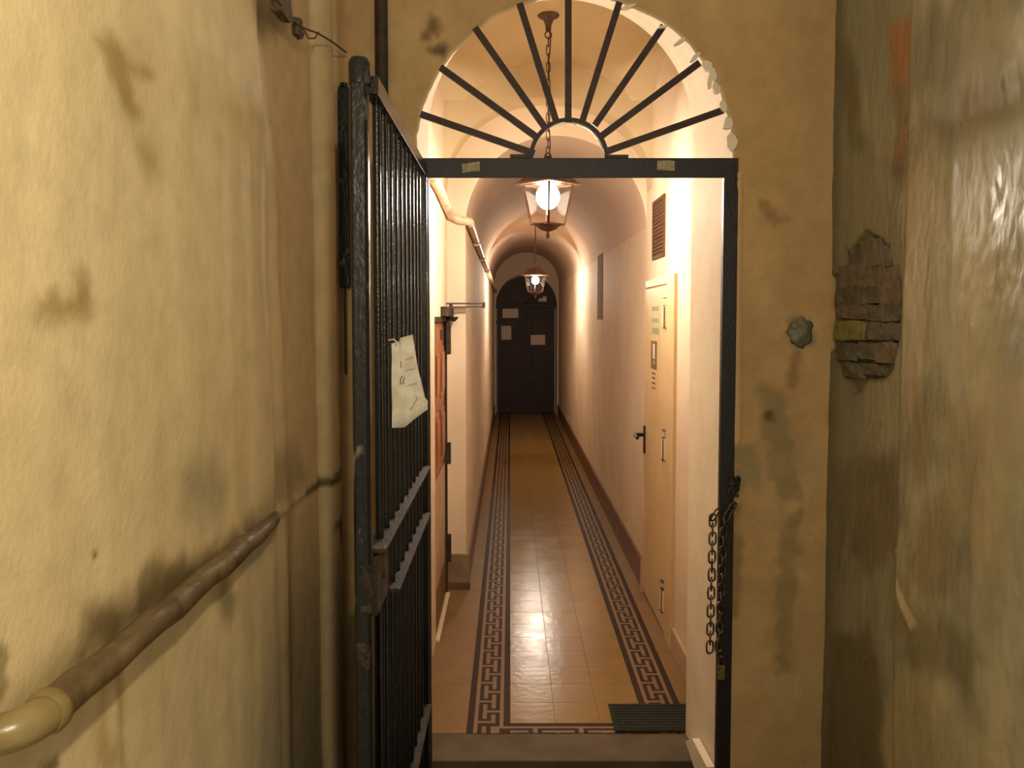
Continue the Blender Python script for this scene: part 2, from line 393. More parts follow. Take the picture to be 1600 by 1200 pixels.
for q, c, k in (
    ([(1390,40),(1430,38),(1428,130),(1392,125)], (160,104,50), 1.15),
    ([(1392,130),(1428,132),(1418,190),(1425,240),(1392,262),(1390,240),(1405,195)], (140,98,50), 1.05),
    ([(1385,258),(1420,250),(1404,290),(1396,285)], (74,56,34), 0.8),
    ([(1392,140),(1420,140),(1410,190),(1394,195)], (112,120,84), 0.8),
    ([(1300,60),(1330,60),(1345,140),(1350,230),(1330,240),(1310,120)], (98,84,54), 0.7),
    ([(1345,130),(1358,150),(1362,215),(1346,200)], (164,152,116), 0.8),
    ([(1310,240),(1390,250),(1385,360),(1310,370)], (148,136,102), 0.7),
    ([(1375,640),(1400,640),(1390,700),(1375,720),(1365,700)], (166,156,124), 0.8),
    ([(1345,720),(1420,700),(1415,850),(1360,900),(1330,860)], (92,76,46), 0.7),
    ([(1300,740),(1350,700),(1345,760),(1310,900)], (100,94,66), 0.7),
    ([(1400,860),(1435,900),(1450,960),(1440,1000),(1400,960)], (118,92,58), 0.6),
    ([(1400,1060),(1440,1040),(1500,1050),(1520,1120),(1560,1160),(1600,1200),(1400,1230),(1370,1150)], (186,170,122), 0.85),
    ([(1420,950),(1480,960),(1560,1020),(1530,1090),(1500,1050),(1440,1040)], (104,96,62), 0.75),
    ([(1300,1000),(1360,980),(1380,1060),(1375,1230),(1290,1230)], (74,66,36), 0.75),
    ([(1460,800),(1500,760),(1530,900),(1480,960),(1440,900)], (116,98,62), 0.6),
    ([(1480,640),(1540,600),(1600,560),(1600,900),(1540,880),(1500,760)], (170,146,96), 0.6),
    ([(1570,1090),(1600,1080),(1600,1200),(1575,1190)], (184,170,120), 0.8),
    ([(1440,600),(1470,640),(1465,760),(1440,700)], (150,112,72), 0.6),
    ([(1500,400),(1600,380),(1600,560),(1520,600)], (160,140,84), 0.6)):
    paint = S(q, pr, c, k=k*0.7, soft=0.022, amp=0.035, freq=22, seed=int(q[0][0]))
paint = mixc(paint, sstep(0.022, 0.0, dp), (96, 90, 64), 0.6)
paint = mixc(paint, peelm, (112, 104, 80), 0.9)
paint = S([(1400,858),(1403,856),(1418,900),(1432,940),(1452,975),(1440,985),(1425,950),(1412,905)], pr, (204,192,146), k=0.9, soft=0.004, amp=0.005)
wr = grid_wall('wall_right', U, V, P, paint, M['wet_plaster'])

# exposed bricks in the hole of the right alley wall: each a part of the wall
def rough_block(mb, c, sz, seed):
    bm = bmesh.new(); bmesh.ops.create_cube(bm, size=1)
    bmesh.ops.subdivide_edges(bm, edges=bm.edges[:], cuts=2, use_grid_fill=True)
    rs = random.Random(seed)
    for vtx in bm.verts:
        k = 0.93 if sum(abs(q) > 0.45 for q in vtx.co) >= 2 else 1
        vtx.co = Vector((c[0]+vtx.co.x*sz[0]*k + rs.uniform(-1, 1)*0.003, c[1]+vtx.co.y*sz[1]*k + rs.uniform(-1, 1)*0.005, c[2]+vtx.co.z*sz[2]*k+rs.uniform(-1, 1)*0.004))
    mb.bm(bm)
bricks = [  # pixel box, material
    (1326,392,1345,412,'brick_g'),(1347,380,1376,412,'brick'),(1378,386,1390,412,'brick'),
    (1312,418,1352,446,'brick'),(1355,417,1380,446,'brick'),(1383,420,1403,446,'brick'),
    (1306,450,1340,472,'brick_g'),(1344,450,1370,472,'brick_g'),(1374,450,1404,474,'brick'),
    (1308,476,1350,496,'brick'),(1354,478,1402,500,'brick_g'),
    (1304,503,1350,531,'brick_y'),(1354,504,1378,530,'brick_g'),(1381,506,1400,530,'brick_g'),
    (1306,536,1336,562,'brick_g'),(1340,536,1366,562,'brick_g'),(1370,536,1396,566,'brick'),
    (1316,566,1344,590,'brick_g'),(1348,568,1378,586,'brick_g')]
for i, (x0, y0, x1, y1, mm) in enumerate(bricks):
    p, q = onX(x0, y0, RX), onX(x1, y1, RX)
    mb = MB(); c = ((RX+0.013+random.uniform(-.002, .002)), (p.y+q.y)/2, (p.z+q.z)/2)
    rough_block(mb, c, (0.03, abs(p.y-q.y)*1.08, abs(p.z-q.z)*1.22), i)
    mb.build('brick', M[mm], wr)

# ---- facade with the arched opening
u = np.arange(LX-0.04, RX+0.05, st); v2 = np.arange(GZ-0.03, 3.3, st)
U, V = np.meshgrid(u, v2, indexing='ij')
dx = U-OC; dz = V-OSP
ang = np.arctan2(dz, dx)
jag = 0.006*fbm(ang*9+50, ang*0+3, 201, 4)*2
half = ORAD + np.where(V > OSP, jag, 0.005*fbm(V*14, V*0+(dx > 0)*9, 205, 4)*2)
rad = np.where(V > OSP, np.sqrt(dx**2+dz**2), np.abs(dx))
inside = rad < half
cell_in = inside[:-1, :-1] & inside[1:, :-1] & inside[1:, 1:] & inside[:-1, 1:]
k = np.where(inside & (rad > half-2.5*st), half/np.maximum(rad, 1e-6), 1.0)
Xs = OC + dx*k; Zs = np.where(V > OSP, OSP + dz*k, V)
rel = 0.006*fbm(U*3, V*3, 211, 3) + 0.003*fbm(U*14, V*14, 213, 4) + 0.0015*fbm(U*60, V*60, 215, 2)
pf = lambda px, py: (lambda p: (p.x, p.z))(onY(px, py, FY))
chip = [(1096,100),(1118,108),(1130,150),(1142,190),(1150,238),(1138,240),(1128,170),(1108,130)]
dch = sdf([pf(*p) for p in chip], U, V) + 0.012*fbm(U*40, V*40, 217, 3)
rel -= 0.008*sstep(0.004, -0.004, dch)
# plaster lap beside the gate post
dlap = sdf([pf(1150, 270), pf(1159, 270), pf(1156, 690), pf(1146, 700)], U, V)
rel += 0.005*sstep(0.004, -0.002, dlap)
P = np.stack([Xs, FY - rel, Zs], -1)
paint = np.zeros(U.shape+(3,)) + np.array((190, 154, 102))
paint = mixc(paint, sstep(-0.15, 0.3, fbm(U*2.6, V*1.8, 221, 5)), (184, 150, 98), 0.7)
paint = mixc(paint, sstep(-0.1, 0.3, fbm(U*5, V*4, 231, 5)), (206, 174, 120), 0.6)
paint = mixc(paint, sstep(-0.05, 0.3, fbm(U*7, V*3, 241, 5)), (166, 138, 94), 0.5)
S = lambda *a, **k: stain(paint, U, V, *a, **k)
for q, c, k in (
    ([(1185,600),(1230,620),(1240,700),(1250,780),(1225,790),(1205,740),(1190,660)], (136,118,80), 0.6),
    ([(1225,820),(1250,800),(1245,880),(1235,1050),(1215,1050),(1210,900)], (140,120,76), 0.6),
    ([(1150,700),(1185,700),(1185,760),(1150,765)], (134,124,88), 0.55),
    ([(1192,648),(1206,646),(1206,656),(1194,658)], (70,60,36), 0.85),
    ([(1205,690),(1222,720),(1230,745),(1216,742)], (170,148,100), 0.7),
    ([(1185,305),(1215,335),(1238,345),(1225,352),(1195,340)], (140,110,66), 0.7),
    ([(668,20),(685,25),(684,55),(672,50)], (104,78,44), 0.75),
    ([(675,78),(700,72),(694,90),(680,86)], (80,60,36), 0.85),
    ([(664,45),(674,45),(672,66),(662,60)], (110,84,48), 0.75),
    ([(1228,500),(1262,500),(1272,540),(1240,548)], (120,110,78), 0.7),
    ([(1240,550),(1250,550),(1244,600),(1234,600)], (140,104,60), 0.6),
    ([(1140,810),(1156,790),(1160,860),(1150,960),(1138,960)], (110,90,52), 0.5)):
    paint = S(q, pf, c, k=k, soft=0.012, amp=0.03, freq=26, seed=int(q[0][0]))
paint = mixc(paint, sstep(0.006, -0.006, dch), (208, 196, 160), 0.85)
paint = mixc(paint, sstep(0.006, -0.004, dlap), (206, 168, 120), 0.8)
paint = mixc(paint, sstep(0.012, 0.004, np.where(V > OSP-0.02, rad-half, 1)), (226, 204, 160), 0.8)
paint = S([(1100,110),(1112,112),(1122,140),(1114,140)], pf, (90,72,48), k=0.8, soft=0.006, amp=0.01, freq=40)
paint = mixc(paint, sstep(-0.56, -0.585, U)*1.0, (150, 118, 70), 0.5)
fac = grid_wall('wall_front', U, V, P, paint, M['plaster'], keep=~cell_in)

# loose flakes of pale plaster along the right side of the arch
for i, (px, py, w_, h_, an) in enumerate(((1104,104,8,20,.5),(1113,118,7,24,.3),(1118,140,6,20,.2),(1108,128,5,26,-.1),(1130,168,6,22,.3),(1136,196,8,18,.1),(1142,222,10,26,.05),(1034,44,10,5,.2),(1062,66,12,6,.6),(1086,90,12,7,.8),(982,12,14,5,.3))):
    p = onY(px, py, FY); q = MB(); rs = random.Random(i); pts = []
    for j in range(7):
        a = 2*math.pi*j/7; x = w_*math.cos(a)*rs.uniform(.6, 1.1)/F*FY; z = h_*math.sin(a)*rs.uniform(.6, 1.1)/F*FY*0.6
        pts.append((p.x+x*math.cos(an)-z*math.sin(an), p.z+x*math.sin(an)+z*math.cos(an)))
    q.prism(pts, 'y', FY-0.012-0.003*(i % 3), FY+0.002); o = q.build('plaster_flake', M['white_plaster'], fac); fixnormals(o)

# ---- reveal of the opening (arched loft from the outer to the inner arch)
def arch_prof(c, R, sp, zb, n=40):
    pts = [(c-R, zb), (c-R, (zb+sp)/2)]
    for i in range(n+1):
        a = math.pi - math.pi*i/n; pts.append((c+R*math.cos(a), sp+R*math.sin(a)))
    return pts + [(c+R, (zb+sp)/2), (c+R, zb)]
mb = MB()
A = arch_prof(OC, ORAD+0.004, OSP, GZ); B = arch_prof(IC, IRAD, ISP, GZ)
vs = []; rows = 8
for j in range(rows+1):
    t = j/rows
    for (p, q) in zip(A, B):
        # the soffit keeps its outer height for the first part of the wall's thickness
        vs.append((p[0]*(1-t)+q[0]*t, FY+0.002+(RY-FY-0.002)*t, p[1]*(1-t)+q[1]*t))
n = len(A)
mb.add(vs, [(j*n+i, (j+1)*n+i, (j+1)*n+i+1, j*n+i+1) for j in range(rows) for i in range(n-1)], True)
# back face of the facade wall around the inner arch
IB = arch_prof(IC, IRAD, ISP, GZ)
def out_pt(p):
    if p[1] <= ISP: return (-0.6 if p[0] < IC else 1.1, p[1])
    a = math.atan2(p[1]-ISP, p[0]-IC); r = 1.5
    x = IC+math.cos(a)*r; z = ISP+math.sin(a)*r
    return (max(-0.6, min(1.1, x)), z)
vs = [(p[0], RY, p[1]) for p in IB] + [(out_pt(p)[0], RY, out_pt(p)[1]) for p in IB]
mb.add(vs, [(i, i+1, n+i+1, n+i) for i in range(n-1)])
tag(mb.build('trim_1', M['white_plaster']), kind='structure')

# ---- corridor floor: tiles as pieces of the floor
T = 0.2; Y0 = 3.63; BW = 0.19; gap = 0.0004
fl = MB(); fl.box((-0.62, RY-0.02, -0.12), (1.1, DY+0.3, -0.004)); floor = fl.build('floor', M['grout'])
tag(floor, kind='structure')
def tile_mb(x0, x1, y0, y1):
    m = MB(); m.box((x0+gap, y0+gap, -0.012), (x1-gap, y1-gap, 0.0), 0.0009); return m
# greek key: columns across, rows along
def key_dark(cx, ry):
    if ry == 0 and cx in (0, 1, 2): return False
    if ry == 5 and cx in (2, 3, 4): return False
    if cx == 3 and (ry <= 3 or ry >= 7): return False
    if cx == 1 and 2 <= ry <= 8: return False
    return True
XC = [0, .155, .245] + [.245+.51*i/5 for i in range(1, 6)] + [.845, 1.0]
def key_tile(x0, y0, ymin=-1, flip=False, along='y', length=T):
    m = MB()
    rows_ = [i/10 for i in range(11)]
    x1 = x0+BW
    def W(a, r):   # a across 0..1, r along 0..1
        if along == 'y':
            aa = 1-a if flip else a
            return (x0+aa*BW, y0+r*T)
        return (x0+r*length, y0+a*BW)
    for i in range(len(XC)-1):
        for j in range(10):
            if i in (0, 8): d = True
            elif i in (1, 7): d = False
            else: d = key_dark(i-2, j)
            a0, a1 = XC[i], XC[i+1]; r0, r1 = rows_[j], rows_[j+1]
            (xa, ya), (xb, yb) = W(a0, r0), W(a1, r1)
            xa, xb = sorted((xa, xb)); ya, yb = sorted((ya, yb))
            if yb <= ymin: continue
            ya = max(ya, ymin)
            m.cur = 1 if d else 0
            m.add([(xa,ya,0),(xb,ya,0),(xb,yb,0),(xa,yb,0)], [(0,1,2,3)])
    return m
NOBJ = 26
key_meshes = {}
def put(name, m, mats, store, key, y):
    """share mesh data between alike pieces"""
    if key in store:
        o = bpy.data.objects.new(name, store[key]); COL.objects.link(o); o.parent = floor
    else:
        o = m.build(name, mats, floor); store[key] = o.data
    o.location = (0, y, 0); return o
restC, restO, restK = MB(), MB(), MB(); store = {}
nrow = int((DY+0.25-Y0)/T)+1
def rightend(yc): return 0.885
for r in range(nrow):
    y = Y0 + r*T
    lw = -0.445 if y < PY-0.05 else CL
    for c in range(3):
        if r < NOBJ:
            if ('c', c) in store: put('floor_tile', None, None, store, ('c', c), y)
            else:
                m = tile_mb(c*T, (c+1)*T, 0, T); put('floor_tile', m, M['tile'], store, ('c', c), y)
        else: restC.box((c*T+gap, y+gap, -0.01), ((c+1)*T-gap, y+T-gap, 0))
    for side, (a, b) in (('l', (lw, -BW)), ('r', (0.6+BW, 0.885))):
        if r < NOBJ:
            kk = (side, lw if side == 'l' else 0)
            m = None if kk in store else tile_mb(a, b, 0, T)
            put('edge_tile', m, M['tile_outer'], store, kk, y)
        else: restO.box((a+gap, y+gap, -0.01), (b-gap, y+T-gap, 0))
    for side, x0 in (('kl', -BW), ('kr', 0.6)):
        if r < NOBJ:
            m = None if side in store else key_tile(x0, 0)
            put('border_tile', m, [M['tile_cream'], M['tile_dark']], store, side, y)
        else:
            m = key_tile(x0, y); restK.v, n0 = restK.v+m.v, len(restK.v)
            restK.f += [tuple(i+n0 for i in f) for f in m.f]; restK.mi += m.mi; restK.sm += m.sm
tag(restC.build('floor_tile_far', M['tile'], floor), kind='stuff')
tag(restO.build('edge_tile_far', M['tile_outer'], floor), kind='stuff')
tag(restK.build('border_tile_far', [M['tile_cream'], M['tile_dark']], floor), kind='stuff')
# first row by the threshold: the border turns the corner
for i in range(3):
    m = MB(); yb = Y0-BW
    mm = key_tile(i*T, yb, ymin=RY, along='x', length=T); mm.build('border_tile', [M['tile_cream'], M['tile_dark']], floor)
for x0, s in ((-BW, 1), (0.6, -1)):
    m = MB()
    def add(x_0, y_0, x_1, y_1, d):
        m.cur = 1 if d else 0; m.add([(x_0,y_0,0),(x_1,y_0,0),(x_1,y_1,0),(x_0,y_1,0)], [(0,1,2,3)])
    f = (lambda t: x0+t*BW) if s > 0 else (lambda t: x0+BW-t*BW)
    def seg(t0, t1, ya, yb_, d):
        xa, xb = sorted((f(t0), f(t1))); add(xa, ya, xb, yb_, d)
    seg(0, .155, RY, Y0, True); seg(.155, .245, RY, Y0, False); seg(.845, 1, Y0-.03, Y0, True)
    seg(.755, .845, Y0-.045, Y0, False); seg(.845, 1, Y0-.048, Y0-.03, False)
    seg(.245, .347, RY, Y0, True); seg(.347, .449, RY, Y0-.03, False); seg(.347, .755, Y0-.03, Y0, True)
    seg(.449, .551, RY, Y0-.03, True); seg(.551, .755, RY, Y0-.03, False); seg(.755, 1, RY, Y0-.048, True)
    m.build('border_tile', [M['tile_cream'], M['tile_dark']], floor)
for a, b in ((-0.445, -BW), (0.6+BW, 0.885)):
    tile_mb(a, b, RY, Y0).build('edge_tile', M['tile_outer'], floor)

# ---- alley ground, riser
mb = MB(); mb.box((-0.7, 0.2, GZ-0.1), (1.3, 3.36, GZ)); g = mb.build('floor_alley', M['dark_stone']); tag(g, kind='structure')
mb = MB(); mb.box((-0.36, 3.345, GZ), (0.80, RY+0.02, -0.045)); tag(mb.build('trim_2', M['dark_stone']), kind='structure')

# ---- corridor walls, vaults
def wallbox(name, a, b, m): o = MB(); o.box(a, b); return tag(o.build(name, m), kind='structure')
wallbox('wall_east', (CR, RY, 0.0), (CR+0.15, DY+0.3, 3.5), M['wall_paint'])
wallbox('wall_west', (CL-0.15, PY+0.045, 0.0), (CL-0.0005, DY+0.3, 2.44), M['wall_paint'])
# bay wall on the left with the door opening
DW = (4.55, 5.40, 1.785)
mb = MB()
mb.box((BL-0.2, RY, 0), (BL, DW[0], 3.5)); mb.box((BL-0.2, DW[0], DW[2]), (BL, PY, 3.5)); mb.box((BL-0.2, DW[1], 0), (BL, PY, DW[2]))
tag(mb.build('wall_bay', M['wall_paint']), kind='structure')
# groin vault of the bay
cxb = (BL+BR)/2; Rb = (BR-BL)/2; cyb = (RY+PY)/2; Lb = (PY-RY)/2; SPB = 2.78; RISE = 0.59
nx, ny = 72, 96; vs = []; fs = []
for i in range(nx+1):
    a = math.pi*i/nx; x = cxb - Rb*math.cos(a); hx = RISE*math.sin(a)
    for j in range(ny+1):
        b = math.pi*j/ny; y = cyb - Lb*math.cos(b); hy = (RISE-0.03)*math.sin(b)
        vs.append((x, y, SPB+max(hx, hy)))
for i in range(nx):
    for j in range(ny): fs.append((i*(ny+1)+j, i*(ny+1)+j+1, (i+1)*(ny+1)+j+1, (i+1)*(ny+1)+j))
mb = MB(); mb.add(vs, fs, True); tag(mb.build('ceiling_bay', M['bay_paint']), kind='structure')
# end face of the bay (front of the low vault) + stepped arch ring
cc = (CL+CR)/2; RC = (CR-CL)/2; SPC = 2.38
def arch_face(mb, y, c, R, sp, x0, x1, ztop, n=40, zb=None):
    prof = []
    if zb is not None: prof.append((c-R, zb))
    for i in range(n+1):
        a = math.pi - math.pi*i/n; prof.append((c+R*math.cos(a), sp+R*math.sin(a)))
    if zb is not None: prof.append((c+R, zb))
    out = []
    for p in prof:
        if p[1] < sp: out.append((x0 if p[0] < c else x1, p[1])); continue
        out.append((min(x1, max(x0, c+(p[0]-c)*1.25)), p[1] if abs(p[0]-c) > R*0.999 else ztop))
    out = [(x0, p[1]) if k == (1 if zb is not None else 0) else ((x1, p[1]) if k == len(prof)-(2 if zb is not None else 1) else o) for k, (p, o) in enumerate(zip(prof, out))]
    m = len(prof)
    mb.add([(p[0], y, p[1]) for p in prof]+[(p[0], y, p[1]) for p in out], [(i, m+i, m+i+1, i+1) for i in range(m-1)])
    return prof
mb = MB(); arch_face(mb, PY, cc, RC, SPC, BL-0.05, BR+0.05, 3.5)
mb.box((BL-0.1, PY-0.006, 0), (CL, PY+0.04, SPC+0.02))
mb.box((CR-0.001, PY, SPC-0.1), (CR+0.05, PY+0.02, SPC+0.02))
tag(mb.build('wall_pier', M['wall_paint']), kind='structure')
# transverse rib in the bay in front of that face
mb = MB(); n = 40; prof = []
for i in range(n+1):
    a = math.pi - math.pi*i/n; prof.append((cxb+(Rb-0.0)*math.cos(a), 2.60+0.56*math.sin(a)))
Yr = PY-0.22
vs = [(p[0], Yr, p[1]) for p in prof]+[(p[0], PY, p[1]) for p in prof]+[(p[0], Yr, 3.55) for p in prof]
m = len(prof)
mb.add(vs, [(i, i+1, m+i+1, m+i) for i in range(m-1)], True)
mb.add(vs, [(i, 2*m+i, 2*m+i+1, i+1) for i in range(m-1)])
tag(mb.build('trim_3', M['bay_paint']), kind='structure')
# low barrel vault
mb = MB(); vs = []; ys = [PY+(EY-PY)*j/24 for j in range(25)]; n = 40
for yy in ys:
    for i in range(n+1):
        a = math.pi - math.pi*i/n; vs.append((cc+RC*math.cos(a), yy, SPC+RC*math.sin(a)))
mb.add(vs, [(j*(n+1)+i, j*(n+1)+i+1, (j+1)*(n+1)+i+1, (j+1)*(n+1)+i) for j in range(24) for i in range(n)], True)
tag(mb.build('ceiling_corridor', M['vault_paint']), kind='structure')
# end wall with arched recess
EC, ER, ES = 0.297, 0.555, 2.02
mb = MB(); arch_face(mb, EY, EC, ER, ES, CL-0.02, CR+0.02, 3.1, zb=0)
pe = arch_prof(EC, ER, ES, 0); n = len(pe)
vs = [(p[0], EY, p[1]) for p in pe]+[(p[0], DY+0.02, p[1]) for p in pe]
mb.add(vs, [(i, n+i, n+i+1, i+1) for i in range(n-1)], True)
tag(mb.build('wall_end', M['vault_paint']), kind='structure')
wallbox('wall_light_stop', (CL-0.3, DY+0.1, -0.1), (CR+0.3, DY+0.2, 3.2), M['vault_paint'])  # unseen slab added behind the far door to block leaking world light
# narrow raised arch ring around the recess
mb = MB(); po = arch_prof(EC, ER+0.035, ES, 0); pi_ = arch_prof(EC, ER-0.0, ES, 0)
vs = [(p[0], EY-0.02, p[1]) for p in pi_]+[(p[0], EY-0.02, p[1]) for p in po]+[(p[0], EY, p[1]) for p in po]+[(p[0], EY, p[1]) for p in pi_]
mb.add(vs, [(i, n+i, n+i+1, i+1) for i in range(n-1)]+[(n+i, 2*n+i, 2*n+i+1, n+i+1) for i in range(n-1)]+[(3*n+i, i, i+1, 3*n+i+1) for i in range(n-1)])
tag(mb.build('trim_4', M['vault_paint']), kind='structure')

# ---- skirtings
wallbox('baseboard_east', (CR-0.018, 5.43, 0.0), (CR, EY, 0.19), M['skirting'])
wallbox('baseboard_west', (CL, PY+0.02, 0.0), (CL+0.016, EY, 0.19), M['skirting'])
mb = MB(); mb.box((CR-0.03, 5.40, 0.0), (CR, 5.43, 0.21)); mb.box((CR-0.018, 3.55, 0.0), (CR, 4.43, 0.13), 0.003); tag(mb.build('baseboard_near', M['kick']), kind='structure')
mb = MB(); mb.box((BL+0.001, PY-0.022, 0.05), (CL+0.018, PY+0.03, 0.235), 0.003); mb.cur = 1; mb.box((BL+0.001, PY-0.028, 0), (CL+0.026, PY+0.03, 0.05), 0.003)
tag(mb.build('trim_5', [M['marble'], M['skirting']]), kind='structure')

# ---- threshold slab and broken plaster foot
mb = MB(); mb.box((-0.345, 3.315, -0.045), (0.79, RY-0.002, 0.0), 0.004); o = mb.build('threshold_slab', M['stone'], loc=(0.2, 3.42, -0.045))
tag(o, 'wide worn brown stone slab across the foot of the gateway', 'threshold')
mb = MB()
mb.prism([(0.742, 0.0), (0.795, -0.02), (0.795, GZ), (0.752, GZ)], 'y', 3.03, 3.315)
mb.build('kerb_stone', M['dark_stone'], loc=(0.77, 3.2, GZ))
tag(bpy.data.objects['kerb_stone'], 'dark mossy stone wedged between the threshold slab and the right gate post', 'stone')
mb = MB(); pc = [(3.05, 0.12), (3.30, 0.10), (3.43, 0.02), (3.25, 0.0), (3.05, -0.01)]
mb.prism(pc, 'x', 0.735, 0.765); o = mb.build('plaster_chunk', M['white_plaster'], loc=(0.75, 3.2, 0.0))
fixnormals(o); tag(o, 'broken white plaster edge at the foot of the right reveal', 'plaster')

# ---- door mat
mb = MB(); mb.box((0.455, RY+0.004, 0.0), (0.868, 3.795, 0.012), 0.003)
o = mb.build('door_mat', M['mat'], loc=(0.66, 3.66, 0)); tag(o, 'dark rubber doormat lying behind the threshold on the right', 'mat')
for i in range(9):
    y = 3.56+i*0.026; q = MB(); q.box((0.47, y, 0.012), (0.855, y+0.012, 0.0145)); q.build('mat_rib', M['mat'], o)

# ================================================================== IRON GATEWAY FRAME with its fan
ZL0, ZL1 = 2.285, 2.353
fr = thing('gateway_frame', (OC, FY, GZ), 'black iron gateway frame with fan of nine bars filling the arch', 'gate frame')
mb = MB(); mb.box((-0.318, FY-0.004, ZL0), (0.797, FY+0.004, ZL1), 0.001); mb.box((-0.318, FY, ZL1-0.006), (0.79, FY+0.04, ZL1)); mb.build('lintel_bar', M['frame_iron'], fr)
mb = MB(); mb.box((0.747, FY-0.006, GZ), (0.797, FY+0.002, 2.30), 0.001); mb.box((0.750, FY, GZ), (0.757, FY+0.035, 2.30)); mb.build('post', M['frame_iron'], fr)
mb = MB(); mb.box((-0.322, FY-0.004, GZ), (-0.285, FY+0.03, ZL0)); mb.build('post', M['frame_iron'], fr)
FC = (0.205, ZL1)
mb = MB(); n = 28; r1, r0 = 0.139, 0.125
pts = [(math.pi*i/n) for i in range(n+1)]
for yy, (ra, rb) in ((0, (r0, r1)),):
    vs = []
    for a in pts:
        for (r, y) in ((r0, FY-0.006), (r1, FY-0.006), (r1, FY+0.016), (r0, FY+0.016)):
            vs.append((FC[0]+r*math.cos(a), y, FC[1]+r*math.sin(a)))
    fs = []
    for i in range(n):
        for q in range(4): fs.append((i*4+q, i*4+(q+1) % 4, (i+1)*4+(q+1) % 4, (i+1)*4+q))
    mb.add(vs, fs)
mb.box((0.0, FY-0.008, ZL1), (0.07, FY+0.02, ZL1+0.012)); mb.box((0.335, FY-0.008, ZL1), (0.412, FY+0.02, ZL1+0.011))
mb.build('half_ring', M['brown_iron'], fr)
mb = MB(); vs = []
for i in range(13):
    a = math.radians(88-i*6.0); r = 0.1255; t = 0.004+0.004*random.random()
    for (rr, y) in ((r-t, FY+0.002), (r, FY+0.002), (r, FY+0.014), (r-t, FY+0.014)): vs.append((FC[0]+rr*math.cos(a), y, FC[1]+rr*math.sin(a)))
mb.add(vs, [(i*4+q, i*4+(q+1) % 4, (i+1)*4+(q+1) % 4, (i+1)*4+q) for i in range(12) for q in range(4)])
tag(mb.build('paint_edge', M['white_metal'], fr), label='flaking white paint inside the half ring')
spk = [((657,178),(830,238)),((688,105),(833,210)),((742,43),(848,194)),((812,5),(868,186)),((888,-12),(888,186)),((968,3),(911,186)),((1037,40),(932,192)),((1093,98),(943,210)),((1130,172),(952,235))]
for a, b in spk:
    p, q = onY(*a, FY), onY(*b, FY); q = q+(q-p).normalized()*0.012; mb = MB(); mb.bar((p.x, FY+0.004, p.z), (q.x, FY+0.004, q.z), 0.023, 0.012, (0, 1, 0)); mb.build('fan_bar', M['brown_iron'], fr)
mb = MB(); p = onY(1145, 755, FY)
for _ in range(7):
    c = (p.x+random.uniform(-.012, .016), FY-0.012, p.z+random.uniform(-.035, .035)); rough_block(mb, c, (0.024, 0.02, 0.026), _+50)
mb.build('rusted_keeper', M['rust_iron'], fr)

# taped paper scraps on the lintel
for nm, c, wd, lab in (('tape_scrap', (736, 262), 27, 'small torn paper tape on the lintel, the left one'), ('tape_scrap', (1040, 259), 27, 'small crumpled paper tape on the lintel, the right one')):
    p = onY(*c, FY); mb = MB(); h = 0.016; wv = wd/2*FY/F
    k = 0.12 if c[0] < 800 else -0.05
    vs = []
    for i in range(5):
        for j in range(3):
            x = p.x-wv+2*wv*i/4; z = p.z-h+2*h*j/2 + k*(x-p.x) + random.uniform(-.002, .002)
            vs.append((x, FY-0.0065-random.uniform(0, .002), z))
    vs2 = [(a, b+0.001, c_) for a, b, c_ in vs]
    mb.add(vs, [(i*3+j, (i+1)*3+j, (i+1)*3+j+1, i*3+j+1) for i in range(4) for j in range(2)]); mb.add(vs2, [(i*3+j, i*3+j+1, (i+1)*3+j+1, (i+1)*3+j) for i in range(4) for j in range(2)])
    tag(mb.build(nm, M['tape'], loc=tuple(p)), lab, 'tape', 'paper tapes on the lintel')

# ================================================================== OPEN GATE LEAF
GX = -0.303; GN, GF = 1.82, 2.945
gt = thing('iron_gate', (GX, GF, GZ+0.03), 'black iron gate leaf of upright bars standing open on the left', 'gate')
gb = GZ+0.04
mb = MB(); mb.box((-0.344, GN-0.002, gb), (-0.306, GN+0.036, 2.315), 0.007)
mb.tube([(-0.325, GN+0.017, 2.300), (-0.325, GN+0.017, 2.345), (-0.325, GN+0.017, 2.356)], [0.0235, 0.0235, 0.018], 16)
mb.build('near_stile', M['worn_iron'], gt)
mb = MB(); mb.box((-0.322, GF-0.035, gb), (-0.288, GF-0.003, 2.33), 0.003); mb.build('hinge_stile', M['black_iron'], gt)
def rail(name, z0, z1, xa=-0.325, xb=-0.279, y0=GN+0.036, m='black_iron'):
    q = MB(); q.box((xa, y0, z0), (xb, GF-0.035, z1), 0.0015); return q.build(name, M[m], gt)
tag(rail('top_rail', 2.285, 2.325, -0.318, -0.288), label=None)
rail('middle_rail', 1.270, 1.280, m='rust_iron'); rail('middle_rail', 1.105, 1.115, y0=2.08, m='rust_iron'); rail('bottom_rail', 0.418, 0.428, m='rust_iron'); rail('bottom_rail', gb+0.03, gb+0.05)
nb = 10
for i in range(nb):
    y = GN+0.036+(GF-0.035-GN-0.036)*(i+1)/(nb+1)
    q = MB(); q.tube([(-0.307, y, gb+0.04), (-0.307, y, 2.29)], 0.0095, 10); q.build('bar', M['black_iron'], gt)
mb = MB(); mb.box((-0.331, GN+0.03, gb+0.05), (-0.3255, GF-0.03, 1.10)); mb.build('sheet_panel', M['black_iron'], gt)
mb = MB(); mb.box((-0.343, GN+0.034, 1.125), (-0.298, 2.03, 1.262), 0.004); lb = mb.build('lock_box', M['rust_iron'], gt)
mb = MB(); mb.tube([(-0.2985, 1.94, 1.20), (-0.292, 1.94, 1.20)], 0.012, 12); mb.build('lock_cylinder', M['rust_iron'], lb)
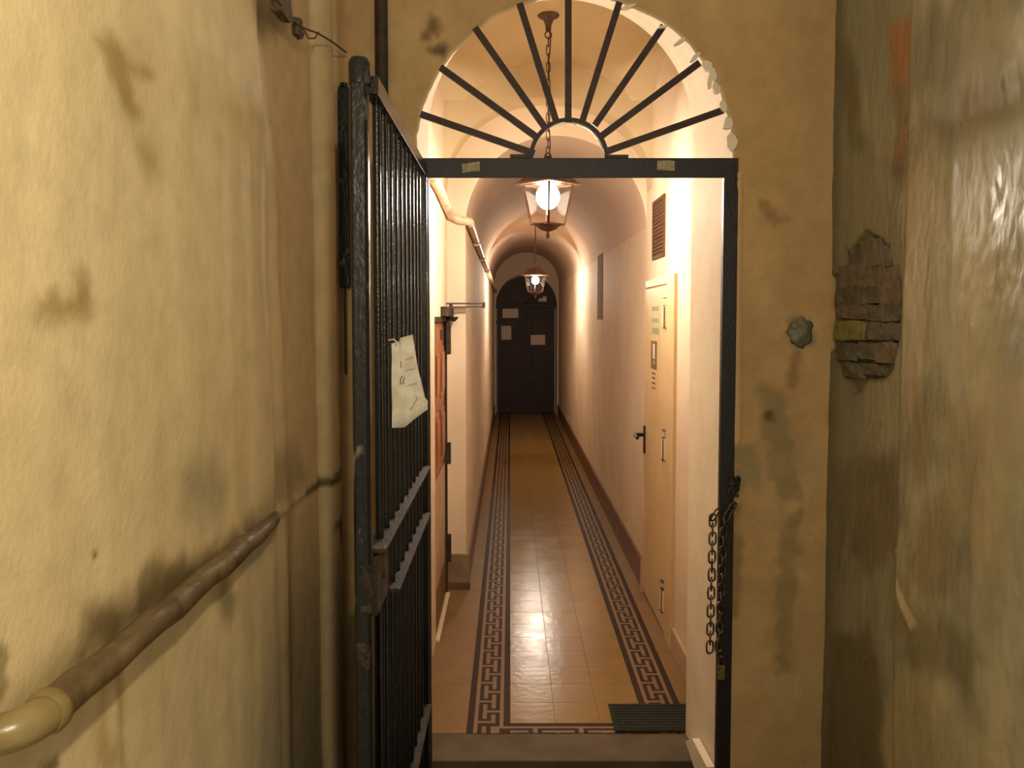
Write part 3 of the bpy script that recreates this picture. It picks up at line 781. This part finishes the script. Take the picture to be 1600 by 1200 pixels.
for z in (0.25, 1.0, 2.1):
    mb = MB(); mb.tube([(-0.302, GF+0.003, z-0.04), (-0.302, GF+0.003, z+0.04)], 0.008, 12); mb.build('hinge', M['black_iron'], gt)
mb = MB()
rough_block(mb, (-0.320, GN+0.002, 1.20), (0.032, 0.010, 0.11), 5); mb.build('rust_crust', M['rust_iron'], lb)
mb = MB(); rough_block(mb, (-0.325, GN+0.002, 1.05), (0.028, 0.010, 0.06), 6); mb.build('rust_crust', M['rust_iron'], lb)

# ---- torn paper note tied to the bars
NY = 2.08
outl = [(611,537),(623,534),(625,528),(644,523),(647,545),(652,575),(655,600),(661,620),(667,628),(667,641),(648,655),(632,668),(613,668),(617,640),(619,612),(617,575),(612,560)]
bm = bmesh.new()
pts = [onY(px, py, NY) for px, py in outl]
vs_ = [bm.verts.new(p) for p in pts]; bm.faces.new(vs_)
bmesh.ops.triangulate(bm, faces=bm.faces[:]); bmesh.ops.subdivide_edges(bm, edges=bm.edges[:], cuts=4, use_grid_fill=True)
bmesh.ops.triangulate(bm, faces=bm.faces[:])
def crump(x, z): return NY + 0.9*(x+0.30)*0.35 + 0.006*math.sin(x*70+z*20)+0.004*math.sin(z*55-x*30)
for vtx in bm.verts: vtx.co.y = crump(vtx.co.x, vtx.co.z)
r = bmesh.ops.solidify(bm, geom=bm.faces[:], thickness=0.0006)
mb = MB(); mb.bm(bm, True); note = mb.build('paper_note', M['paper'], loc=tuple(onY(630, 600, NY)))
tag(note, 'torn creased paper note with handwriting, tied to the open gate bars', 'note')
def stroke(px, parent, m, r=0.0009, name='handwriting', Y=None, f=None):
    mb = MB(); pts = []
    for a in px:
        p = onY(a[0], a[1], NY); pts.append((p.x, crump(p.x, p.z)-0.0012, p.z))
    mb.tube(pts, r, 5); return mb.build(name, m, parent)
stroke([(619,545),(614,546),(613,549),(619,551),(621,554),(618,556),(615,556)], note, M['ink'])
stroke([(624,545),(625,553)], note, M['ink']); stroke([(625,565),(626,575)], note, M['ink'])
stroke([(628,588),(625,592),(625,598),(627,601)], note, M['ink']); stroke([(632,590),(629,595),(630,601)], note, M['ink'])
stroke([(634,630),(642,624),(648,619)], note, M['pencil']); stroke([(643,635),(651,624),(648,620)], note, M['pencil']); stroke([(638,640),(644,636),(641,644)], note, M['pencil'])
for yy, x0, x1 in ((548, 630, 643), (563, 630, 645), (580, 632, 648), (604, 634, 650)):
    stroke([(x0+(x1-x0)*t/6, yy+2*((t % 2)-0.5)-t*0.7) for t in range(7)], note, M['pencil'], 0.0006)
p = onY(619, 534, NY); mb = MB(); mb.tube([(p.x, NY, p.z-0.008), (p.x+0.002, NY-0.004, p.z), (p.x-0.006, NY+0.0, p.z+0.006), (-0.307, NY+0.01, p.z+0.003)], 0.002, 6); mb.build('string', M['white_metal'], note)

# ---- iron strap on the wall corner behind the gate, peeling
mb = MB(); mb.box((-0.588, 2.905, 1.90), (-0.553, 2.935, 2.585), 0.003); mb.tube([(-0.570, 2.92, 2.585), (-0.57, 2.92, 2.60)], [0.017, 0.012], 12); mb.box((-0.575, 2.91, 1.6), (-0.569, 2.93, 1.90))
o = mb.build('iron_strap', M['worn_iron'], loc=(-0.57, 2.92, 1.6)); tag(o, 'peeling black iron strap on the wall corner left of the gate stile', 'strap')

# ---- vertical rusty pipe on the facade
mb = MB(); mb.tube([(-0.442, FY-0.026, 0.0), (-0.442, FY-0.026, 3.28)], 0.0225, 14); o = mb.build('rusty_pipe', M['rust_iron'], loc=(-0.442, FY-0.026, 0)); tag(o, 'dark rusty vertical pipe on the facade between gate stile and arch', 'pipe')
for z in (0.6, 2.95):
    q = MB(); q.tube([(-0.442, FY-0.026, z-0.01), (-0.442, FY-0.026, z+0.01)], 0.026, 14); q.box((-0.452, FY-0.02, z-0.008), (-0.432, FY+0.004, z+0.008)); q.build('pipe_clip', M['rust_iron'], o)

# ---- pipe along the left wall
def pxl(px, py, X): return onX(px, py, X)
a = onX(68, 1118, LX+0.046); b = onX(430, 812, LX+0.02)
pipe = MB(); pts = []
for i in range(15):
    t = i/14; pts.append((LX+0.046*(1-t)+0.022*t - (0.02 if t > .97 else 0), a.y+(b.y+0.06-a.y)*t, a.z+(b.z-a.z)*t + 0.003*math.sin(i*2.1)))
pipe.tube(pts, [(0.0225+0.0012*math.sin(i*1.7))*(1 if i < 11 else 1-0.13*(i-10)) for i in range(15)], 16)
p_o = pipe.build('wall_pipe', M['pipe'], loc=tuple(Vector(pts[0]))); tag(p_o, 'grimy slim pipe running along the left wall at waist height', 'pipe')
e = MB(); base = Vector(pts[0]); ep = []
for i in range(9):
    t = i/8*math.pi/2; ep.append((base.x-0.048*(1-math.cos(t)), base.y-0.052*math.sin(t)+0.006, base.z-0.004*i/8))
ep.append((LX-0.06, ep[-1][1], ep[-1][2]))
e.tube([(base.x, base.y+0.012, base.z)]+ep, 0.0235, 18); e.build('elbow', M['elbow'], p_o)
e = MB(); e.tube([(base.x, base.y-0.002, base.z), (base.x, base.y+0.004, base.z), (base.x, base.y+0.016, base.z), (base.x, base.y+0.022, base.z)], [0.0245, 0.0275, 0.0275, 0.022], 18); e.build('collar', M['elbow'], p_o)

# ---- loose cable at the top of the left corner
mb = MB(); P3 = [onX(428, -12, LX+0.03), onX(448, 22, LX+0.03), onX(475, 44, LX+0.03), onX(497, 52, LX+0.035), onX(520, 66, LX+0.04), onX(541, 82, LX+0.04)]
mb.tube(P3, 0.003, 6)
P4 = [onX(470, 38, LX+0.03), onX(482, 60, LX+0.03), onX(492, 60, LX+0.035), onX(498, 50, LX+0.035)]
mb.tube(P4, 0.0022, 6)
c_o = mb.build('loose_cable', M['cable'], loc=tuple(P3[2])); tag(c_o, 'thin dirty cable sagging across the top of the left wall corner', 'cable')
mb = MB(); p = onX(440, 6, LX+0.02); rough_block(mb, tuple(p), (0.03, 0.09, 0.07), 91); mb.build('cable_clip', M['cable'], c_o); mb = MB(); p = onX(465, 45, LX+0.02); rough_block(mb, tuple(p), (0.02, 0.05, 0.045), 92)
mb.build('cable_clip', M['cable'], c_o)

# ---- lump of cement on the facade
bm = bmesh.new(); bmesh.ops.create_icosphere(bm, subdivisions=3, radius=1)
p = onY(1250, 520, FY)
for vtx in bm.verts:
    k = 1+0.22*math.sin(vtx.co.x*5+1)*math.cos(vtx.co.z*6)+0.1*random.uniform(-1, 1)
    vtx.co = Vector((p.x+vtx.co.x*0.044*k, FY+vtx.co.y*0.02*k, p.z+vtx.co.z*0.05*k))
mb = MB(); mb.bm(bm, True); tag(mb.build('cement_lump', M['cement'], loc=tuple(p)), 'shiny grey cement lump on the ochre facade right of the gateway', 'lump')

# ---- chain and padlock on the right post
def link_bm(mb, c, L_, W_, r, rot, tilt=0.0):
    pts = []
    n = 14
    for i in range(n):
        a = 2*math.pi*i/n
        x = math.cos(a)*W_/2; z = math.sin(a)*W_/2 + (L_-W_)/2*(1 if math.sin(a) > 1e-6 else (-1 if math.sin(a) < -1e-6 else 0))
        pts.append((x, z))
    R_ = []
    for x, z in pts:
        R_.append((c[0]+x*math.cos(rot)+tilt*z, c[1]+x*math.sin(rot), c[2]+z))
    mb.tube(R_, r, 6, closed=True)
ch = thing('gate_chain', (0.742, FY-0.02, 1.0), 'steel chain looped over the right gate post in two hanging strands', 'chain')
def strand(px0, y0, px1, y1, Y, ph, x_shift=0):
    p, q = onY(px0, y0, Y), onY(px1, y1, Y); n = max(2, int((p.z-q.z)/0.034)+1)
    for i in range(n):
        t = (i+0.5)/n; c = (p.x+(q.x-p.x)*t+random.uniform(-.001, .001), Y, p.z+(q.z-p.z)*t)
        mb = MB(); link_bm(mb, c, 0.046, 0.026, 0.0037, (0.25 if (i+ph) % 2 else 1.35)); mb.build('chain_link', M['steel'], ch)
strand(1114, 806, 1109, 1018, FY-0.035, 1)
strand(1131, 812, 1123, 1016, FY-0.03, 0)
mb = MB(); p = onY(1119, 802, FY-0.03)
for c, rt in (((p.x-0.004, FY-0.033, p.z-0.004), 0.6),): link_bm(mb, c, 0.044, 0.026, 0.0037, rt, 0.5)
mb.build('chain_link', M['steel'], ch)
for (px, py, tl) in ((1136, 806, 0.4), (1142, 795, 0.5)):
    p = onY(px, py, FY-0.02); mb = MB(); link_bm(mb, (p.x, FY-0.022, p.z), 0.046, 0.026, 0.0037, 0.3, tl); mb.build('chain_link', M['steel'], ch)
pa = onY(1122, 1038, FY-0.035)
pk = thing('padlock', (pa.x, FY-0.035, pa.z-0.04), 'small old padlock hanging at the lower end of the gate chain', 'padlock')
mb = MB(); mb.box((pa.x-0.002, FY-0.043, pa.z-0.055), (pa.x+0.024, FY-0.027, pa.z-0.005), 0.003); mb.build('body', M['brass'], pk)
mb = MB(); mb.tube([(pa.x+0.002+0.010+0.010*math.cos(t), FY-0.035, pa.z-0.006+0.012+0.022*math.sin(t) if math.sin(t) > 0.01 else pa.z-0.008) for t in [math.pi*i/10 for i in range(11)]], 0.003, 8); mb.build('shackle', M['steel'], pk)

# ---- added unseen bracket above the frame, throws the shade band on the right wall
br_ = thing('light_blocker', (RX, 1.14, 2.30), 'iron bracket arm added out of view on the right alley wall to cast a shade band', 'blocker')
mb = MB(); mb.box((0.57, 1.12, 2.268), (RX+0.01, 1.16, 2.324), 0.004); mb.build('arm', M['black_iron'], br_)
mb = MB(); mb.box((RX-0.03, 1.08, 2.22), (RX+0.01, 1.20, 2.38), 0.004); mb.build('wall_plate', M['black_iron'], br_)

# ================================================================== LANTERNS
def lantern(loc, top, label, bulb, cord_only=False):
    """loc: centre of the glass body; top: height of the ceiling hook"""
    x, y, z = loc
    root = thing('hanging_lantern', loc, label, 'lantern', 'hanging lanterns of the passage')
    mi = M['lantern_iron']; r45 = 0.0      # lantern turned so that one corner faces the passage
    def ringpt(r, k): a = math.pi/2*k; return (x+r*math.cos(a), y+r*math.sin(a))
    rt, rb, zt, zb = 0.130, 0.088, z+0.085, z-0.122
    mb = MB()
    mb.lathe([(0.176, -0.006), (0.179, 0.0), (0.158, 0.010), (0.115, 0.045), (0.060, 0.085), (0.032, 0.10), (0.030, 0.13), (0.012, 0.145)], (x, y, zt+0.004), 4, 0, smooth=False)
    mb.build('roof', mi, root)
    for k in range(4):
        a, b = ringpt(rt, k), ringpt(rb, k)
        q = MB(); q.bar((a[0], a[1], zt), (b[0], b[1], zb), 0.011, 0.011, (b[0]-x, b[1]-y, 0)); q.build('corner_post', mi, root)
        a2, b2 = ringpt(rt, k+1), ringpt(rb, k+1)
        q = MB(); q.add([(a[0], a[1], zt), (a2[0], a2[1], zt), (b2[0], b2[1], zb), (b[0], b[1], zb)], [(0, 1, 2, 3)]); q.build('glass_pane', M['glass'], root)
    for rr, zz in ((rt, zt), (rb, zb)):
        mb = MB()
        for k in range(4):
            a, b = ringpt(rr, k), ringpt(rr, k+1); mb.bar((a[0], a[1], zz), (b[0], b[1], zz), 0.010, 0.009, (0, 0, 1))
        mb.build('edge_rail', mi, root)
    mb = MB(); mb.lathe([(0.004, -0.072), (0.009, -0.062), (0.012, -0.052), (0.006, -0.040), (0.010, -0.034), (0.026, -0.031), (0.046, -0.022), (0.058, -0.010), (0.074, -0.004), (0.078, 0.002)], (x, y, zb-0.002), 16, 0)
    mb.build('base_bowl', mi, root)
    mb = MB(); mb.tube([(x, y, zb+0.002), (x, y, zb+0.05)], 0.008, 8); mb.build('lamp_holder', mi, root)
    mb = MB(); bm = bmesh.new(); bmesh.ops.create_uvsphere(bm, u_segments=20, v_segments=12, radius=0.062 if not cord_only else 0.048)
    for vt in bm.verts: vt.co = Vector((x+vt.co.x, y+vt.co.y, z+0.024+vt.co.z*1.1))
    mb.bm(bm, True); mb.build('bulb', bulb, root)
    # suspension
    zc = zt+0.15
    if not cord_only:
        mb = MB(); mb.lathe([(0.008, -0.085), (0.014, -0.08), (0.016, -0.05), (0.028, -0.022), (0.056, -0.006), (0.058, 0.0)], (x, y, top), 20); mb.build('canopy', mi, root)
        mb = MB(); link_bm(mb, (x, y, top-0.10), 0.036, 0.034, 0.0035, 0.1); mb.build('hook_ring', mi, root)
        z0, z1 = top-0.113, zc; n = int((z0-z1)/0.042)
        for i in range(n):
            q = MB(); link_bm(q, (x, y, z0-(i+0.5)*(z0-z1)/n), 0.054, 0.020, 0.0028, 0.35 if i % 2 else 1.45); q.build('chain_link', mi, root)
        mb = MB(); mb.tube([(x+0.006+0.005*math.sin(t*1.3), y, z1+(z0+0.04-z1)*t/12) for t in range(13)], 0.0035, 6); mb.build('cord', mi, root)
        mb = MB(); link_bm(mb, (x, y, zc-0.002), 0.034, 0.032, 0.0035, 0.1); mb.build('hook_ring', mi, root)
    else:
        mb = MB(); mb.tube([(x, y, zc-0.02), (x, y, top)], 0.006, 8); mb.build('rod', mi, root)
        mb = MB(); mb.lathe([(0.01, -0.03), (0.03, -0.01), (0.035, 0.0)], (x, y, top), 14); mb.build('canopy', mi, root)
    return root
L1 = (0.199, 4.45, 2.408); L2 = (0.316, 10.5, 2.232)
lantern(L1, SPB+RISE-0.004, 'lit bronze lantern hanging on a chain just behind the arched gateway', M['bulb'])
lantern(L2, SPC+math.sqrt(RC**2-(L2[0]-cc)**2), 'small distant lit lantern hanging before the dark far door', M['bulb2'], True)
point_light('lantern_light', (L1[0], L1[1], L1[2]+0.024), LAMP1_W, WARM, 0.072)
point_light('far_lantern_light', (L2[0], L2[1], L2[2]+0.024), LAMP2_W, WARM, 0.058)

# ================================================================== FAR DOOR
fd = thing('double_door', (EC, DY, 0), 'dark brown arched double door closing the far end of the corridor', 'door')
pe = arch_prof(EC, ER-0.004, ES, 0.0, 24)
def leaf(x0, x1):
    q = MB(); q.box((x0, DY-0.035, 0.01), (x1, DY+0.01, 1.97), 0.003)
    lf = q.build('door_leaf', M['dark_wood'], fd)
    for (z0, z1) in ((0.16, 0.62), (0.74, 1.30), (1.42, 1.86)):
        p_ = MB(); xa, xb = x0+0.09, x1-0.09
        p_.box((xa, DY-0.045, z0), (xb, DY-0.035, z1), 0.004)
        p_.box((xa+0.04, DY-0.052, z0+0.04), (xb-0.04, DY-0.045, z1-0.04), 0.004); p_.build('panel', M['dark_wood'], lf)
    return lf
leaf(EC-ER+0.03, EC-0.004); lf = leaf(EC+0.004, EC+ER-0.03)
q = MB(); q.box((EC-0.022, DY-0.06, 0.01), (EC+0.022, DY-0.035, 1.97), 0.003); q.build('astragal', M['dark_wood'], fd)
q = MB(); q.box((EC-ER-0.005, DY-0.09, 1.965), (EC+ER+0.005, DY+0.01, 2.04), 0.006); q.box((EC-ER-0.005, DY-0.07, 1.68), (EC-ER+0.05, DY, 1.73)); q.build('transom_bar', M['dark_wood'], fd)
q = MB(); poly = [(EC+ (ER-0.006)*math.cos(math.pi*i/24), 2.03+(ER-0.02)*math.sin(math.pi*i/24)) for i in range(25)]
q.prism(poly, 'y', DY-0.02, DY+0.01); fan = q.build('fanlight_panel', M['dark_wood'], fd); fixnormals(fan)
for i in range(1, 6):
    a = math.pi*i/6; q = MB(); q.bar((EC, DY-0.028, 2.04), (EC+0.5*math.cos(a), DY-0.028, 2.04+0.5*math.sin(a)), 0.03, 0.016, (0, 1, 0)); q.build('fanlight_bar', M['dark_wood'], fd)
q = MB(); q.tube([(EC+0.05, DY-0.06, 1.02), (EC+0.05, DY-0.10, 1.02)], 0.018, 12); q.build('knob', M['lantern_iron'], fd)
for (x0, y0, x1, y1, lab) in ((785,482,810,497,'pale notice taped high on the left leaf of the far door, the upper one'), (783,509,799,531,'pale upright notice on the left leaf of the far door, below the other'), (829,523,852,539,'pale wide notice on the right leaf of the far door')):
    p, q_ = onY(x0, y0, DY-0.056), onY(x1, y1, DY-0.056); mb = MB(); k = 0.006
    mb.prism([(p.x, p.z-k), (q_.x-k, p.z), (q_.x, q_.z+k), (p.x+k, q_.z)], 'y', DY-0.0600, DY-0.056); o = mb.build('door_notice', M['door_paper'], loc=((p.x+q_.x)/2, DY-0.058, q_.z)); fixnormals(o)
    tag(o, lab, 'notice', 'notices on the far door')
p = onY(850, 467, DY-0.03); mb = MB(); mb.box((p.x-0.10, DY-0.06, p.z-0.05), (p.x-0.03, DY-0.03, p.z+0.01), 0.004); mb.box((p.x-0.03, DY-0.075, p.z-0.05), (p.x+0.045, DY-0.03, p.z+0.045), 0.006)
tag(mb.build('door_bell_box', M['white_strip'], loc=(p.x, DY-0.03, p.z-0.05)), 'little white box above the right leaf of the far door', 'box')

# ================================================================== CREAM METAL DOOR on the right
dr = thing('metal_door', (CR, 5.0, 0), 'cream metal service door closed in the right corridor wall', 'door')
mb = MB(); mb.box((CR-0.014, 4.66, 0.012), (CR+0.01, 5.405, 1.975), 0.003); lf = mb.build('door_leaf', M['cream_metal'], dr)
mb = MB(); x0 = CR-0.020
mb.box((x0, 4.44, 0), (CR+0.005, 4.64, 2.03), 0.002); mb.box((CR-0.010, 4.64, 1.985), (CR+0.005, 5.43, 2.03), 0.002); mb.box((CR-0.010, 5.41, 0.2), (CR+0.005, 5.43, 2.0), 0.002)
mb.build('door_frame', M['cream_metal'], dr)
for z in (1.80, 1.06, 0.20):
    mb = MB(); mb.box((CR-0.034, 4.635, z-0.06), (CR-0.014, 4.70, z+0.06), 0.004); hg = mb.build('hinge', M['white_metal'], dr)
    for dz in (-0.064, 0.062, 0.105):
        q = MB(); q.box((CR-0.0335, 4.64, z+dz-0.0015), (CR-0.0145, 4.70, z+dz+0.0015)); q.box((CR-0.0365, 4.633, z-0.06), (CR-0.0335, 4.64, z+0.06)); q.build('hinge_gap', M['black'], hg)
mb = MB(); mb.box((CR-0.024, 5.355, 0.92), (CR-0.014, 5.395, 1.10), 0.002); hd = mb.build('handle_plate', M['black'], dr)
mb = MB(); hp = onX(1003, 678, CR-0.03).z
mb.tube([(CR-0.022, 5.375, 1.04), (CR-0.075, 5.375, 1.04), (CR-0.080, 5.36, 1.04), (CR-0.080, 5.27, 1.035)], 0.012, 10); mb.build('lever', M['black'], hd)
def on_door(nm, px0, py0, px1, py1, m, th, lab, cat):
    X = CR-0.0142; p, q = onX(px0, py0, X), onX(px1, py1, X); z1 = p.z; z0 = onX(px0, py1, X).z
    mb = MB(); mb.box((X-th, min(p.y, q.y), z0), (X, max(p.y, q.y), z1)); o = mb.build(nm, M[m], loc=(X, (p.y+q.y)/2, z0)); return tag(o, lab, cat)
X = CR-0.0142
nt_ = on_door('door_notice', 1018, 479, 1031, 523, 'notice_gl', 0.0012, 'greenish printed notice high on the cream metal door', 'notice')
for y0, y1 in ((479, 486), (497, 504), (512, 521)):
    p, q = onX(1019, y0, X-0.0013), onX(1029, y1, X-0.0013); z0 = onX(1019, y1, X).z
    mb = MB(); mb.box((X-0.0022, min(p.y, q.y), z0), (X-0.0012, max(p.y, q.y), p.z)); mb.build('printed_band', M['notice_g'], nt_)
sg = on_door('door_sign', 1018, 532, 1026, 575, 'notice_d', 0.003, 'brown narrow sign with a white bar on the cream metal door', 'sign')
p, q = onX(1021, 537, X), onX(1024, 560, X); mb = MB(); mb.box((X-0.004, q.y, onX(1021, 560, X).z), (X-0.003, p.y, p.z)); mb.build('white_bar', M['white_strip'], sg)
p, q = onX(1021, 563, X), onX(1024, 568, X); mb = MB(); mb.box((X-0.004, q.y, onX(1021, 568, X).z), (X-0.003, p.y, p.z)); mb.build('white_mark', M['notice_g'], sg)
st_ = on_door('door_sticker', 1017, 579, 1026, 606, 'cream_metal', 0.0008, 'small sticker with marks under the brown sign on the metal door', 'sticker')
for y0, y1 in ((581, 584), (588, 591), (596, 599), (604, 606)):
    p, q = onX(1019, y0, X), onX(1024, y1, X); mb = MB(); mb.box((X-0.0018, q.y, onX(1019, y1, X).z), (X-0.0008, p.y, p.z)); mb.build('printed_mark', M['notice_d'], st_)

# ---- brown vent and narrow panel high on the right wall
p, q = onX(1022, 318, CR), onX(1040, 308, CR)
vz1, vz0 = p.z, onX(1022, 405, CR).z
vt = thing('wall_vent', (CR, (p.y+q.y)/2, vz0), 'rough brown vent grille high on the wall above the metal door', 'vent')
mb = MB(); mb.box((CR-0.004, q.y, vz0), (CR+0.004, p.y, vz1)); mb.build('backing', M['vent'], vt)
mb = MB()
for a, b in (((q.y-0.006, vz0-0.006), (q.y+0.012, vz1+0.006)), ((p.y-0.012, vz0-0.006), (p.y+0.006, vz1+0.006)), ((q.y, vz0-0.006), (p.y, vz0+0.012)), ((q.y, vz1-0.012), (p.y, vz1+0.006))):
    mb.box((CR-0.010, a[0], a[1]), (CR+0.002, b[0], b[1]))
mb.build('frame', M['vent'], vt)
nS = 14
for i in range(nS):
    z = vz0+0.012+(vz1-vz0-0.024)*(i+0.5)/nS; mb = MB(); mb.bar((CR-0.008, q.y+0.01, z), (CR-0.008, p.y-0.01, z), 0.012, 0.003, (0.6, 0, 0.8)); mb.build('slat', M['vent'], vt)
p, q = onX(935, 402, CR), onX(942, 398, CR); z1, z0 = p.z, onX(935, 499, CR).z
sl = thing('wall_panel', (CR, (p.y+q.y)/2, z0), 'tall narrow tan access panel high on the right wall beyond the door', 'panel')
mb = MB(); mb.box((CR-0.004, q.y, z0), (CR+0.002, p.y, z1), 0.001); mb.build('cover', M['slot'], sl)
mb = MB(); mb.box((CR-0.006, q.y-0.015, z0-0.012), (CR+0.002, q.y, z1+0.012)); mb.box((CR-0.006, p.y, z0-0.012), (CR+0.002, p.y+0.015, z1+0.012)); mb.box((CR-0.006, q.y, z1), (CR+0.002, p.y, z1+0.012)); mb.build('rim', M['slot'], sl)

# ================================================================== WOODEN DOOR on the left
DX = BL-0.014
wd = thing('wooden_door', (DX, 5.0, 0), 'varnished panelled wooden door with kick plate in the left wall', 'door')
mb = MB(); mb.box((DX-0.04, 4.57, 0.03), (DX, 5.385, 1.765), 0.003); lf = mb.build('door_leaf', M['wood'], wd)
for (y0, y1) in ((4.66, 4.94), (5.02, 5.30)):
    for (z0, z1) in ((0.92, 1.24), (1.31, 1.62)):
        q = MB(); q.box((DX-0.002, y0, z0), (DX+0.008, y1, z1), 0.003); q.box((DX+0.008, y0+0.035, z0+0.035), (DX+0.014, y1-0.035, z1-0.035), 0.003); q.build('panel', M['wood'], lf)
q = MB(); q.box((DX-0.001, 5.08, 1.66), (DX+0.004, 5.26, 1.72)); q.build('dark_slot', M['dark_wood'], lf)
q = MB(); q.box((DX, 4.59, 0.24), (DX+0.004, 5.36, 0.86), 0.001); q.build('kick_plate', M['kick'], wd)
q = MB(); q.box((DX, 4.59, 0.035), (DX+0.008, 5.36, 0.235), 0.002); q.build('bottom_rail', M['skirting'], wd)
q = MB(); q.box((DX-0.05, 5.388, 0.0), (BL+0.003, 5.41, 1.785), 0.002); q.box((DX-0.05, 4.55, 1.768), (BL+0.003, 5.41, 1.80), 0.002); q.build('door_frame', M['dark_wood'], wd)
for z, h in ((0.92, 0.07), (0.30, 0.09)):
    q = MB(); q.tube([(BL+0.016, 5.38, z-h), (BL+0.016, 5.38, z+h)], 0.012, 10); q.box((BL-0.02, 5.365, z-h), (BL+0.016, 5.375, z+h)); q.build('hinge', M['rust_iron'], wd)
q = MB(); q.box((BL-0.005, 4.95, 1.80), (BL+0.045, 5.45, 1.86), 0.004); q.box((BL+0.0, 5.34, 1.56), (BL+0.03, 5.40, 1.80), 0.004); q.lathe([(0.012, -0.03), (0.03, -0.01), (0.032, 0.0)], (BL+0.045, 5.40, 1.80), 12); cl = q.build('door_closer', M['rust_iron'], wd)
q = MB(); q.bar((BL+0.0, 5.40, 1.885), (-0.165, 5.42, 1.885), 0.014, 0.010, (0, 0, 1)); q.bar((BL+0.03, 5.40, 1.862), (-0.165, 5.43, 1.865), 0.014, 0.009, (0, 0, 1)); q.tube([(-0.170, 5.425, 1.857), (-0.170, 5.425, 1.893)], 0.009, 10); q.tube([(BL+0.03, 5.40, 1.85), (BL+0.03, 5.40, 1.89)], 0.012, 10)
q.build('closer_arm', M['brown_iron'], cl)
mb = MB(); mb.box((DX+0.0085, 4.56, 0.0), (BL+0.018, 5.38, 0.008)); o = mb.build('threshold_strip', M['white_strip'], loc=(BL, 5.0, 0)); tag(o, 'thin pale threshold strip under the left wooden door', 'threshold')

# ---- white duct along the left wall
mb = MB(); dz = 2.45
pts = [(BL+0.026, 3.6, 2.50), (BL+0.026, 4.6, 2.49), (BL+0.026, 5.35, 2.455), (BL+0.028, 5.42, 2.45), (BL+0.04, 5.448, 2.446), (CL-0.03, 5.448, 2.42), (CL+0.0, 5.45, 2.418), (CL+0.028, 5.47, 2.415), (CL+0.032, 5.54, 2.41)]
mb.tube(pts, 0.027, 12)
pts2 = [(CL+0.03, 5.5, 2.41), (CL+0.026, 7.5, 2.375), (CL+0.024, 9.5, 2.35), (CL+0.028, 11.5, 2.32), (CL+0.028, 15.25, 2.26)]
mb.tube(pts2, 0.027, 12)
du = mb.build('wall_duct', M['duct'], loc=(BL, 5.4, 2.45)); tag(du, 'white cable duct pipe turning round the left pier and along the corridor', 'duct')
for y in (6.6, 8.0, 9.6):
    q = MB(); q.tube([(CL+0.027, y-0.015, 2.40-(y-5.5)*0.0175), (CL+0.027, y+0.015, 2.40-(y-5.5)*0.0175)], 0.031, 12); q.build('duct_clip', M['duct'], du)
